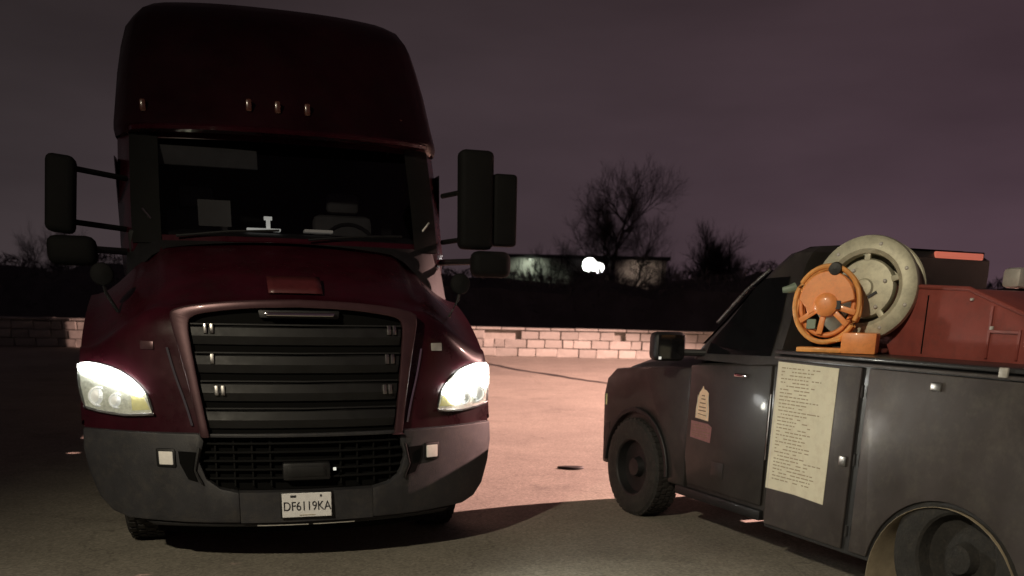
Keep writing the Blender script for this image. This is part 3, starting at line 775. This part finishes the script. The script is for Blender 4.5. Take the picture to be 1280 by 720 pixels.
# mirrors
for s_ in (-1, 1):
    M_ = Matrix.Translation((-1.47, 1.30, 2.37)) @ Matrix.Rotation(R(6), 4, 'Y') if s_ < 0 else Matrix.Translation((1.50, 1.33, 2.47))
    m_ = MB()
    if s_ < 0: m_.box(-.095, .095, -.07, .10, -.255, .255, M_)
    else: m_.box(-.135, .135, -.08, .09, -.36, .37, M_)
    m_.bevel(.045, 3)
    mm = m_.build('mirror', 'black_trim', semi)
    wd, hd = (.095, .255) if s_ < 0 else (.135, .36)
    xc = -1.47 if s_ < 0 else 1.50
    MB().box(-wd + .02, wd - .02, (.101 if s_ < 0 else .091), (.106 if s_ < 0 else .096), -hd + .03, hd - .03, M_).build('mirror_glass', 'chrome', mm)
    if s_ > 0:
        w2 = MB().box(1.637, 1.83, 1.27, 1.40, 2.14, 2.68); w2.bevel(.03, 3); w2.build('outer_mirror', 'black_trim', mm)
    for zz in (2.20, 2.56):
        MB().tube([(s_ * 1.2 + .13, 1.75, zz - .02), (xc, 1.36, zz)], .02, 8).build('mirror_arm', 'black_trim', mm)
    cv = MB().box(-.16, .16, -.08, .09, -.10, .10); cv.bevel(.06, 3)
    M2 = Matrix.Translation((xc + (.04 if s_ < 0 else .12), 1.30, 2.0))
    for v in cv.bm.verts: v.co = M2 @ v.co
    cvo = cv.build('convex_mirror', 'black_trim', semi)
    MB().tube([(s_ * 1.18 + .13, 1.75, 2.02), (xc, 1.34, 2.02)], .025, 8).build('mirror_arm', 'black_plastic', cvo)
    # fender mirror on a stalk
    st = MB().tube([(s_ * 1.10, .55, 1.60), (s_ * 1.16, .52, 1.72), (s_ * 1.17, .50, 1.80)], .012, 6)
    hs = MB(); M3 = Matrix.Translation((s_ * 1.17, .50, 1.83)) @ Matrix.Scale(1.0, 4)
    hs.disc(M3 @ Matrix.Rotation(PI / 2, 4, 'X'), [(.001, .04), (.04, .035), (.065, .02), (.072, 0), (.068, -.012), (.001, -.015)], 20)
    ho = hs.build('fender_mirror', 'black_trim', semi); st.build('stalk', 'black_plastic', ho)
# wheels and chassis
def wheel(parent, x, y, r, w, name='wheel', dual=False, rim_m='steel', tread=True):
    M = Matrix.Translation((x, y, r)) @ Matrix.Rotation(PI / 2, 4, 'Y')
    t = MB(); h = w / 2
    t.disc(M, [(r * .60, -h * .9), (r * .80, -h), (r * .95, -h * .9), (r, -h * .72), (r, h * .72), (r * .95, h * .9), (r * .80, h), (r * .60, h * .9), (r * .55, h * .5), (r * .55, -h * .5), (r * .60, -h * .9)], 48)
    tyre = t.build(name, 'rubber', parent, ang=30)
    if tread:
        nb = MB(); n_ = 44
        for k in range(n_):
            a = 2 * PI * k / n_
            for j, zz in enumerate((-.62, -.2, .22, .64)):
                aa = a + (j % 2) * PI / n_
                Mb = M @ Matrix.Rotation(aa, 4, 'Z') @ Matrix.Translation((r, 0, zz * h))
                nb.box(-.01, .008, -.018 * r / .4, .018 * r / .4, -h * .16, h * .16, Mb)
        nb.build('tread', 'rubber', tyre, smooth=False)
    rm = MB(); sgn = 1 if x > 0 else -1
    rm.disc(M, [(r * .60, sgn * h * .9), (r * .57, sgn * h * .82), (r * .54, sgn * h * .3), (r * .40, sgn * h * .18), (r * .22, sgn * h * .30), (r * .18, sgn * h * .7), (r * .001, sgn * h * .75)], 32)
    rm.build('rim', rim_m, tyre)
    return tyre
for x in (-1.05, 1.05):
    wheel(semi, x, 1.0, .50, .28)
for y in (5.6, 6.95):
    for x in (-.95, .95): wheel(semi, x, y, .50, .5)
for x in (-.42, .42): rbox('chassis_rail', 'black_plastic', semi, x - .05, x + .05, .35, 7.6, .62, .85, .01)
rbox('axle', 'black_plastic', semi, -.95, .95, .93, 1.07, .42, .54, .02)
rbox('engine_bay', 'black_void', semi, -.9, .9, .35, 1.5, .24, 1.3, .02)
for x in (-1.0, 1.0):
    b = MB().tube([(x, 2.2, .62), (x, 3.6, .62)], .30, 20); b.build('fuel_tank', 'steel', semi)
rbox('fifth_wheel', 'black_plastic', semi, -.45, .45, 5.8, 6.7, .95, 1.08, .02)

# ---- unseen trailer, added for the shade it casts on the wall
tr = empty('unseen_trailer', semi_loc + Bk * 6.35, PS); tag(tr, 'unseen white box trailer added behind the dark red semi truck for its shadow', 'trailer')
rbox('trailer_box', 'trailer_white', tr, -1.25, 1.25, 0, 16.2, 1.12, 4.05, .04)
for x in (-.5, .5): rbox('landing_leg', 'black_plastic', tr, x - .08, x + .08, 3.0, 3.2, .05, 1.1, .01)
for y in (13.4, 14.8):
    for x in (-.95, .95): wheel(tr, x, y, .50, .5, tread=False)
rbox('underride_guard', 'black_plastic', tr, -1.1, 1.1, 16.0, 16.1, .5, .6, .01)

# ================================================================== PICKUP (service truck)
PA = R(24.5)
pk = empty('service_pickup', (2.602, 6.53, 0), PA)
tag(pk, 'dark service pickup with tool compartments, angled away on the right', 'pickup truck')
# local frame: x to its right, y forward, z up.   side plane x = -1.0
# front clip: hood and fenders
def loft(name, m, parent, rings, cap=True, bev=0, ang=35):
    b = MB(); b.grid(rings, closed_v=True, cap=cap)
    if bev: b.bevel(bev, 2, 40)
    return b.build(name, m, parent, ang=ang)
def sec(y, w, zb, zs, zc, cr=.10):
    # section across the body at y: half width w, bottom zb, shoulder zs, centre top zc
    half = [(w - .03, zb), (w, zb + .12), (w + .005, (zb + zs) / 2), (w, zs - .10), (w - .025, zs - .03), (w - .09, zs), (w * .7, zs + (zc - zs) * .75), (w * .3, zc), (0, zc)]
    r = [(x, z) for x, z in half]; l = [(-x, z) for x, z in half[:-1]][::-1]
    return [Vector((x, y, z)) for x, z in r + l]
# hood (from cowl to nose)
rings_h = [sec(.98, .965, .62, 1.30, 1.42), sec(1.3, .97, .62, 1.285, 1.39), sec(1.7, .965, .62, 1.25, 1.345), sec(2.0, .94, .62, 1.21, 1.29), sec(2.16, .90, .62, 1.16, 1.23), sec(2.235, .84, .66, 1.08, 1.13)]
loft('hood', 'pickup_paint', pk, rings_h)
# fender sides with wheel arch (left and right)
def arch_poly(y0, y1, zb, zt, cy, cz, r, n=18, top=None):
    pts = []
    a0 = math.asin(max(-1, min(1, (zb - cz) / r)))
    for k in range(n + 1):
        a = PI - a0 - (PI - 2 * a0) * k / n
        pts.append((cy + r * math.cos(a), cz + r * math.sin(a)))
    poly = [(y0, zb)] + pts + [(y1, zb)] + (top or [(y1, zt), (y0, zt)])
    return poly
for s_ in (-1, 1):
    poly = arch_poly(.96, 2.22, .36, 1.24, 1.66, .40, .47, top=[(2.24, .95), (2.19, 1.10), (2.05, 1.19), (1.6, 1.235), (.96, 1.27)])
    b = MB().prism(poly, 'x', s_ * .90, s_ * .985); b.bevel(.02, 2, 50)
    b.build('fender', 'pickup_paint', pk)
    # flare lip
    rows = []
    for k in range(21):
        a = PI * 1.0 * k / 20
        for_ = [(.46, 0), (.50, .0), (.50, .035), (.46, .035)]
        rows.append([Vector((s_ * (.975 + d), 1.66 + r_ * math.cos(a), .40 + r_ * math.sin(a))) for r_, d in for_])
    b = MB(); b.grid(rows, closed_v=True, cap=True); b.bevel(.006, 1, 50); b.build('wheel_flare', 'black_plastic', pk)
    wheel(pk, s_ * .90, 1.68, .40, .26, rim_m='black_plastic')
rbox('wheel_well', 'black_void', pk, -.75, .75, 1.05, 2.15, .45, 1.05, .02)
# bumper, grille, headlights at the nose
b = MB(); rows = []
for k in range(17):
    t = -1 + 2 * k / 16; x = t * .99; y = 2.36 - .16 * abs(t) ** 3
    rows.append([Vector((x, y - .10, .52)), Vector((x, y, .54)), Vector((x, y + .015, .62)), Vector((x, y, .72)), Vector((x, y - .10, .74))])
b.grid(rows, closed_v=True, cap=True); b.bevel(.01, 1, 50); b.build('bumper', 'black_plastic', pk)
gp = rbox('grille', 'black_plastic', pk, -.52, .52, 2.20, 2.255, .76, 1.08, .015)
for k in range(4): rbox('slat', 'steel', gp, -.5, .5, 2.255, 2.275, .80 + k * .07, .82 + k * .07, .004)
for s_ in (-1, 1):
    hl = MB().box(min(s_ * .56, s_ * .955), max(s_ * .56, s_ * .955), 2.10, 2.245, .84, 1.04); hl.bevel(.03, 2)
    h = hl.build('headlight', 'reflector_bowl', pk)
    rbox('side_marker', 'marker_on' if 'marker_on' in MATS else 'amber_lens', h, min(s_ * .955, s_ * .985), max(s_ * .955, s_ * .985), 2.17, 2.225, .86, .97, .008)
# cab lower body
b = MB().prism([(.0, .30), (.96, .30), (.96, 1.30), (.0, 1.36)], 'x', -.965, .965); b.bevel(.03, 3)
b.build('cab_body', 'pickup_paint', pk)
# doors as proud panels
for s_ in (-1, 1):
    b = MB().prism([(.05, .40), (.92, .40), (.97, .60), (.96, 1.29), (.05, 1.345)], 'x', s_ * .962, s_ * .985); b.bevel(.012, 2)
    d = b.build('door', 'pickup_paint', pk)
    rbox('handle', 'chrome', d, min(s_ * .985, s_ * 1.015), max(s_ * .985, s_ * 1.015), .27, .41, 1.245, 1.27, .008)
    b = MB().prism([(.03, .30), (1.05, .30), (1.05, .37), (.03, .37)], 'x', s_ * .94, s_ * 1.0); b.bevel(.012, 2); b.build('running_board', 'black_plastic', pk)
# greenhouse
def gh(z, w, yf, yb): 
    return [Vector((x, y, z)) for x, y in [(-w, yb), (-w, (yf + yb) / 2), (-w, yf - .16), (-w * .93, yf - .05), (-w * .6, yf), (0, yf + .03), (w * .6, yf), (w * .93, yf - .05), (w, yf - .16), (w, (yf + yb) / 2), (w, yb), (w * .8, yb - .02), (0, yb - .03), (-w * .8, yb - .02)]]
gr = [gh(1.33, .955, 1.12, .03), gh(1.42, .94, 1.04, .03), gh(1.62, .885, .82, .03), gh(1.85, .85, .56, .02), gh(1.98, .83, .40, .0), gh(2.06, .80, .30, -.02), gh(2.10, .72, .20, .0), gh(2.115, .5, .12, .02)]
loft('greenhouse', 'pickup_paint', pk, gr, ang=30)
# glass panes laid just proud of it
def lerp_w(z):
    T = [(1.33, .955), (1.42, .94), (1.62, .885), (1.85, .85), (1.98, .83)]
    for (a, wa), (b_, wb) in zip(T, T[1:]):
        if a <= z <= b_: return wa + (wb - wa) * (z - a) / (b_ - a)
    return T[-1][1]
for s_ in (-1, 1):
    op = [(.12, 1.40), (.82, 1.38), (.80, 1.46), (.45, 1.84), (.36, 1.90), (.12, 1.91)]
    b = MB().prism(op, 'x', 0, .006); b.cut(2, [1.42, 1.62, 1.85])
    for v in b.bm.verts: v.co.x = s_ * (lerp_w(v.co.z) + .004 + v.co.x)
    b.build('door_glass', 'dark_glass', pk)
b = MB(); b.grid([[Vector((x * w * .9, yf + .012 + .03 * (1 - x * x) - .03 + .03, z)) for x in (-1, -.6, 0, .6, 1)] for z, w, yf in ((1.44, .94, 1.02), (1.62, .885, .82), (1.85, .85, .56), (1.96, .83, .42))])
ws = b.build('windshield', 'dark_glass', pk)
sm_ = MB(); sm_.tube([(-.895, .80, 1.60), (-.845, .56, 1.83), (-.80, .38, 1.965)], .012, 8); sm_.build('pillar_glint_strip', 'steel', pk)  # added bright strip that stands for a glint along the pillar
mk = MB().box(-.07, .07, -.014, .014, -.012, .012); mk.bevel(.006, 1)
Mk = Matrix.Translation((-.80, .50, 1.945)) @ Matrix.Rotation(R(-62), 4, 'Z') @ Matrix.Rotation(R(0), 4, 'Y')
rbox('rear_glass', 'dark_glass', pk, -.6, .6, -.012, .0, 1.45, 1.85, .01)
# amber-red lamp strip on the roof edge
ls = rbox('roof_lamp_strip', 'red_strip', pk, .24, .70, -.05, -.028, 2.06, 2.105, .008)
rbox('lamp_base', 'black_plastic', ls, .21, .73, -.029, .0, 2.05, 2.115, .004)
# left mirror
M_ = Matrix.Translation((-1.16, 1.02, 1.42)) @ Matrix.Rotation(R(-12), 4, 'Z')
mr_ = MB().box(-.125, .125, -.06, .09, -.105, .105); mr_.bevel(.045, 3)
for v in mr_.bm.verts: v.co = M_ @ v.co
mo = mr_.build('mirror', 'black_plastic', pk)
MB().box(-.10, .10, -.066, -.061, -.085, .085, M_).build('mirror_glass', 'dark_glass', mo)
MB().tube([(-.93, .86, 1.38), (-1.08, .98, 1.38)], .025, 8).build('mirror_arm', 'black_plastic', mo)
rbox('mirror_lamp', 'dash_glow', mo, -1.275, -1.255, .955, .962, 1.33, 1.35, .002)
M_ = Matrix.Translation((1.16, .98, 1.40)) @ Matrix.Rotation(R(12), 4, 'Z')
mr_ = MB().box(-.125, .125, -.06, .09, -.105, .105); mr_.bevel(.045, 3)
for v in mr_.bm.verts: v.co = M_ @ v.co
mo = mr_.build('mirror', 'black_plastic', pk); MB().tube([(.93, .86, 1.38), (1.08, .95, 1.38)], .025, 8).build('mirror_arm', 'black_plastic', mo)

# door badge : pale stepped emblem over a faded maroon rectangle (lettering illegible)
def side_decal(name, m, parent, poly, x, t=.0015):
    return MB().prism(poly, 'x', x, x - t).build(name, m, parent, smooth=False)
bx = -.985
bdg = side_decal('door_emblem', 'badge_tan', pk, [(.86, .91), (.86, .98), (.845, 1.05), (.825, 1.10), (.80, 1.125), (.785, 1.15), (.775, 1.125), (.745, 1.12), (.715, 1.10), (.715, 1.06), (.70, .98), (.70, .90)], bx)
side_decal('emblem_line', 'badge_ink', bdg, [(.83, .94), (.83, .946), (.73, .938), (.73, .932)], bx - .0015)
for z, a, c in ((.965, .825, .735), (.99, .82, .74), (1.02, .815, .745), (1.05, .80, .75), (1.075, .795, .76)):
    side_decal('emblem_line', 'badge_ink', bdg, [(a, z), (a, z + .008), (c, z + .007), (c, z - .001)], bx - .0015)
for yy in (.842, .715):
    side_decal('emblem_line', 'paper', bdg, [(yy, .92), (yy + .008, .92), (yy + .004, 1.08), (yy - .002, 1.08)], bx - .0015)
pnk = side_decal('door_plaque', 'badge_pink', pk, [(.91, .76), (.91, .885), (.70, .88), (.65, .86), (.66, .745)], bx)
rq = random.Random(4)
for z in (.855, .835, .81, .79, .775):
    y = .89
    while y > .70:
        l = rq.uniform(.012, .04)
        side_decal('emblem_line', 'badge_ink', pnk, [(y, z), (y, z + .006), (y - l, z + .006), (y - l, z)], bx - .0015); y -= l + .012

rbox('edge_glint_strip', 'steel', pk, -.995, -.985, .022, .034, .72, 1.16, .003)  # steel strip added in place of the glints on the cab's rear edge
rbox('fuel_door', 'pickup_paint', pk, -.99, -.984, .48, .62, .50, .62, .003)
# ---- service body
for s_ in (-1, 1):
    sb = MB().prism(arch_poly(-2.45, -.005, .27, 1.42, -1.47, .20, .50, 24), 'x', s_ * .985, s_ * .60); sb.bevel(.008, 1, 50)
    side = sb.build('side_pack', 'box_dark', pk)
    X = s_ * .986; X2 = s_ * 1.004
    # compartment doors (proud panels)
    b = MB().prism([(-.025, .30), (-.745, .30), (-.755, 1.385), (-.02, 1.385)], 'x', X, X2); b.bevel(.006, 2, 50)
    d1 = b.build('compartment_door', 'box_paint', pk)
    ap = arch_poly(-1.93, -.815, .27, 1.385, -1.47, .20, .515, 24)
    ap = [(-.815, .30)] + [(-1.47 + .53 * math.cos(a), .20 + .53 * math.sin(a)) for a in [R(11.0) + (R(180 - 22.0)) * k / 26 for k in range(27)]] + [(-2.02, .30), (-2.02, 1.385), (-.815, 1.385)]
    b = MB().prism(ap, 'x', X, X2); b.bevel(.006, 2, 50); b.build('compartment_door', 'box_paint', pk)
    b = MB().prism([(-2.06, .30), (-2.43, .30), (-2.43, 1.385), (-2.06, 1.385)], 'x', X, X2); b.bevel(.006, 2, 50); b.build('compartment_door', 'box_paint', pk)
    for zz in (.42, .85, 1.25):
        b = MB().tube([(s_ * 1.006, -2.04, zz - .035), (s_ * 1.006, -2.04, zz + .035)], .009, 8); b.build('hinge', 'box_dark', pk)
        b = MB().tube([(s_ * 1.006, -.784, zz - .035), (s_ * 1.006, -.784, zz + .035)], .009, 8); b.build('hinge', 'box_dark', pk)
    # lid and rails
    rbox('top_lid', 'box_dark', pk, min(s_ * .58, s_ * 1.012), max(s_ * .58, s_ * 1.012), -2.46, .01, 1.423, 1.448, .008)
    rbox('lid_rail', 'box_paint', pk, min(s_ * .985, s_ * 1.016), max(s_ * .985, s_ * 1.016), -2.45, .0, 1.392, 1.410, .004)
    # paddle latches
    for yy in (-.70, -1.30):
        lt = rbox('latch', 'steel', pk, min(X2, s_ * 1.018), max(X2, s_ * 1.018), yy - .035 - (.0 if yy < -1 else -.01), yy + .035, 1.30 if yy < -1 else .80, 1.345 if yy < -1 else .86, .006)
    rbox('lid_latch', 'pale_metal', pk, min(s_ * 1.012, s_ * 1.03), max(s_ * 1.012, s_ * 1.03), -1.72, -1.67, 1.40, 1.45, .006)
    # wheel-well liner
    rows = []
    for k in range(25):
        a = R(-8) + (PI + R(16)) * k / 24
        rows.append([Vector((s_ * x_, -1.47 + r_ * math.cos(a), .20 + r_ * math.sin(a))) for x_, r_ in ((1.0045, .500), (1.0045, .498), (.99, .497), (.80, .497), (.61, .497))])
    b = MB(); b.grid(rows); b.build('wheel_well_liner', 'liner_beige', pk)
    wheel(pk, s_ * .86, -1.54, .43, .26, rim_m='rubber', tread=False)
rbox('bed_floor', 'box_dark', pk, -.60, .60, -2.45, 0.0, .70, .76, .005)
rbox('bed_front', 'box_dark', pk, -.60, .60, -.06, -.02, .76, 1.30, .005)
rbox('tailgate', 'box_paint', pk, -.60, .60, -2.47, -2.42, .76, 1.30, .01)
rbox('rear_bumper', 'steel', pk, -.98, .98, -2.70, -2.50, .45, .60, .02)
for x in (-.4, .4): rbox('chassis_rail', 'black_plastic', pk, x - .05, x + .05, -2.5, 2.2, .42, .58, .01)
for s_ in (-1, 1):
    rbox('taillight', 'badge_pink', pk, min(s_ * .80, s_ * .95), max(s_ * .80, s_ * .95), -2.475, -2.455, .85, 1.10, .01)
    rbox('mud_flap', 'rubber', pk, min(s_ * .62, s_ * .96), max(s_ * .62, s_ * .96), -2.05, -2.03, .10, .45, .004)
# notice sheet on the front compartment door
def SX(yz): return yz
sh = MB().prism([(-.035, 1.375), (-.018, .545), (-.30, .548), (-.565, .535), (-.578, 1.368)], 'x', -1.0045, -1.0075)
sheet = sh.build('notice_sheet', 'sheet_paper', pk, smooth=False)
sheet['label'] = 'pale yellowed notice sheet full of small lines'
b = MB(); rq = random.Random(12); z = 1.335
while z > .60:
    y = -.075
    end = -.33 - (.05 if rq.random() < .3 else 0)
    if rq.random() < .14: z -= .02
    while y > end:
        l = rq.uniform(.012, .05)
        if rq.random() < .86: b.box(-1.0085, -1.0080, y - l, y, z, z + .0075)
        y -= l + .009
    if rq.random() < .3 or z < .75:
        y = -.36
        while y > -.36 - rq.uniform(.02, .16):
            l = rq.uniform(.01, .04); b.box(-1.0085, -1.0080, y - l, y, z, z + .0075); y -= l + .01
    z -= .0225
b.build('printed_lines', 'ink_soft', sheet, smooth=False)['kind'] = 'stuff'
for a_ in ((-.035, -.045, .545, 1.37),):
    MB().box(-1.0084, -1.0079, a_[1], a_[0], a_[2], a_[3]).build('sheet_border', 'paper', sheet, smooth=False)

# ---- objects on the service body (things of their own, placed in the pickup's frame)
def at_pk(o):
    o.location = pk.location; o.rotation_euler = (0, 0, PA); return o
def pkpt(x, y, z):
    return Vector(pk.location) + Vector((math.cos(PA) * x - math.sin(PA) * y, math.sin(PA) * x + math.cos(PA) * y, z))

# big hose reel; disc faces the camera side
def reel_frame(x, y, z):
    c = pkpt(x, y, z); return c
c = reel_frame(-.64, -.34, 1.835)
hr = empty('hose_reel', (c.x, c.y, 1.449), 0)
tag(hr, 'large round grey hose reel standing on the pickup tool box behind the orange reel', 'hose reel')
axis = Vector((-.62, -.78, .08)).normalized()
def disc_frame(axis, centre):
    zc = axis; xx = Vector((0, 0, 1)).cross(zc).normalized(); yy = zc.cross(xx)
    return Matrix(((xx.x, yy.x, zc.x, centre[0]), (xx.y, yy.y, zc.y, centre[1]), (xx.z, yy.z, zc.z, centre[2]), (0, 0, 0, 1)))
DZ = 1.835 - 1.449
DF = disc_frame(axis, (0, 0, DZ))
b = MB(); b.disc(DF, [(.315, -.02), (.322, 0), (.315, .03), (.295, .045), (.235, .05), (.21, .035), (.205, -.02), (.315, -.02)], 56); b.build('front_flange', 'reel_grey', hr)
b = MB(); b.disc(DF, [(.31, -.16), (.318, -.15), (.31, -.14), (.10, -.14), (.10, -.16), (.31, -.16)], 56); b.build('rear_flange', 'reel_grey', hr)
for k in range(4):
    rr2 = .285 - k * .0
    zz = -.03 - k * .03
    pts = [DF @ Vector((rr2 * math.cos(a), rr2 * math.sin(a), zz)) for a in [2 * PI * i / 40 for i in range(40)]]
    MB().tube(pts, .016, 8, closed=True).build('hose_coil', 'olive_hose', hr)
b = MB(); b.disc(DF, [(.178, -.06), (.182, .0), (.172, .022), (.12, .03), (.06, .034), (.05, .05), (.02, .055), (.001, .055)], 48); b.build('centre_plate', 'reel_grey', hr)
for k in range(5):
    a = 2 * PI * k / 5 + .35
    Ms = DF @ Matrix.Rotation(a, 4, 'Z')
    rbox('spoke', 'reel_grey', hr, .165, .24, -.018, .018, -.01, .025, .004, Ms)
for a, r_ in ((.45, .27), (1.3, .27), (-.35, .28), (-1.05, .27), (2.3, .27), (.35, .13), (-.9, .14), (2.2, .13), (-2.0, .14)):
    b = MB(); b.disc(DF @ Matrix.Translation((r_ * math.cos(a), r_ * math.sin(a), .04 if r_ > .2 else .028)), [(.012, -.01), (.012, .008), (.006, .013), (.001, .013)], 10); b.build('bolt', 'pale_metal', hr)
b = MB(); b.box(-.10, .02, -.006, .010, 0, .006, DF @ Matrix.Translation((0, -.02, .036)) @ Matrix.Rotation(.6, 4, 'Z')); b.box(-.03, .03, -.006, .010, 0, .006, DF @ Matrix.Translation((.06, -.04, .036)) @ Matrix.Rotation(.6, 4, 'Z')); b.build('crank_slot', 'ink', hr, smooth=False)
bl = MB(); 
Mz = Matrix.Rotation(math.atan2(axis.y, axis.x) + PI / 2, 4, 'Z')
bl.box(-.16, .16, -.04, .20, 0, .03, Mz); bl.bevel(.006, 1); bl.build('base', 'steel', hr)
for xx in (-.13, .13):
    rbox('stand_leg', 'reel_grey', hr, xx - .015, xx + .015, .165, .185, .03, DZ, .003, Mz)
b = MB(); b.tube([DF @ Vector((0, 0, -.19)), DF @ Vector((0, 0, .03))], .035, 12); b.build('axle', 'steel', hr)

# orange cord reel
c = pkpt(-.90, -.31, 1.74)
orr = empty('cord_reel', (c.x, c.y, 1.449)); tag(orr, 'bright orange cord reel with a dark top knob in front of the grey hose reel', 'cord reel')
ax2 = Vector((-.44, -.89, .05)).normalized(); OF = disc_frame(ax2, (0, 0, 1.735 - 1.449))
pts = [OF @ Vector((.188 * math.cos(a), .225 * math.sin(a), .05)) for a in [2 * PI * i / 44 for i in range(44)]]
MB().tube(pts, .015, 8, closed=True).build('front_ring', 'orange_hose', orr)
pts = [OF @ Vector((.188 * math.cos(a), .225 * math.sin(a), -.07)) for a in [2 * PI * i / 44 for i in range(44)]]
MB().tube(pts, .013, 8, closed=True).build('rear_ring', 'orange_hose', orr)
for k in range(5):
    pts = [OF @ Vector(((.155 - .006 * (k % 2)) * math.cos(a), (.185 - .006 * (k % 2)) * math.sin(a), .03 - .026 * k)) for a in [2 * PI * i / 36 for i in range(36)]]
    MB().tube(pts, .013, 8, closed=True).build('cord_coil', 'orange_paint', orr)
# upper shield plate: half disc
hp = [(.165 * math.cos(a), .195 * math.sin(a)) for a in [R(8) + R(164) * k / 18 for k in range(19)]]
hp += [(-.12, -.02), (-.10, -.07), (-.04, -.03), (.0, .0), (.05, -.03), (.08, .0)]
b = MB().prism(hp, 'z', .052, .075, OF); b.bevel(.006, 1, 50); b.build('shield_plate', 'orange_paint', orr)
b = MB(); b.disc(OF @ Matrix.Translation((0, -.005, 0)), [(.07, -.05), (.07, .085), (.055, .10), (.03, .105), (.001, .105)], 24); b.build('hub', 'orange_paint', orr)
for a in (R(215), R(262), R(318), R(345)):
    Ms = OF @ Matrix.Rotation(a, 4, 'Z')
    rbox('spoke', 'orange_paint', orr, .05, .18, -.017, .017, .045, .07, .004, Ms)
b = MB(); b.disc(OF @ Matrix.Translation((.03, .205, .04)), [(.001, -.04), (.035, -.035), (.045, 0), (.035, .045), (.001, .05)], 16); b.build('knob', 'black_plastic', orr)
b = MB(); b.box(.035, .085, -.03, .02, .078, .09, OF); b.build('socket', 'ink', orr, smooth=False)
b = MB(); b.box(-.105, -.05, -.15, -.09, .05, .06, OF); b.bevel(.004, 1); b.build('cord_plug', 'green_grey', orr)
MB().tube([OF @ Vector((-.20, .10, .03)), OF @ Vector((-.235, .085, .05)), OF @ Vector((-.27, .08, .05))], .03, 10, r2=.018).build('nozzle', 'green_grey', orr)
Mo = Matrix.Rotation(math.atan2(ax2.y, ax2.x) + PI / 2, 4, 'Z')
rbox('base', 'orange_paint', orr, .115, .315, -.11, .10, .001, .125, .008, Mo)
rbox('base', 'orange_hose', orr, -.15, .114, -.08, .06, .001, .030, .006, Mo)
MB().tube([OF @ Vector((.0, -.225, .05)), OF @ Vector((.10, -.21, .07)), OF @ Vector((.16, -.17, .02))], .012, 8).build('frame_tube', 'orange_hose', orr)

# maroon equipment box between the packs
rb = MB().prism([(-.035, .79), (-.035, 1.84), (-.30, 1.86), (-.98, 1.83), (-1.40, 1.68), (-1.95, 1.48), (-1.95, .79)], 'x', -.50, .42); rb.bevel(.025, 2)
ro = at_pk(rb.build('equipment_box', 'red_steel', None)); 
re = empty('equipment_cabinet', pk.location, PA); tag(re, 'dull red steel equipment cabinet with sloping rear in the pickup bed', 'equipment cabinet')
ro.parent = re; ro.location = (0, 0, 0); ro.rotation_euler = (0, 0, 0); ro.name = 'cabinet_body'
b = MB(); b.box(-.512, -.5005, -1.17, -1.155, 1.46, 1.74); b.box(-.512, -.5005, -1.36, -1.345, 1.46, 1.62); b.box(-.514, -.5005, -1.345, -1.17, 1.60, 1.615); b.build('door_frame', 'red_steel', re, smooth=False)
rbox('door_seam', 'black_void', re, -.5035, -.5005, -.712, -.704, 1.46, 1.80, 0)
rbox('hinge', 'pale_metal', re, -.515, -.5005, -1.185, -1.165, 1.615, 1.635, .003)
rbox('hinge', 'pale_metal', re, -.515, -.5005, -1.03, -1.01, 1.77, 1.785, .003)
rim = MB().tube([(-.492, -.14, 1.845), (-.492, -.30, 1.862), (-.492, -.98, 1.835), (-.492, -1.40, 1.685), (-.492, -1.95, 1.485)], .014, 8); rim.build('edge_trim', 'red_steel', re)
# small work lamp on the far side pack
wl = at_pk(MB().box(.62, .80, -.62, -.48, 1.45, 1.46).build('x', 'steel', None)); bpy.data.objects.remove(wl)
wk = empty('work_lamp', pkpt(.44 + .22, -.42, 1.449), PA); tag(wk, 'small grey work lamp showing above the red cabinet on the far side of the pickup', 'work lamp')
b = MB(); b.box(-.13, .13, -.07, .07, .42, .55); b.bevel(.03, 2); b.build('lamp_body', 'pale_metal', wk)
MB().tube([(0, 0, 0), (0, 0, .44)], .02, 8).build('stem', 'black_plastic', wk)
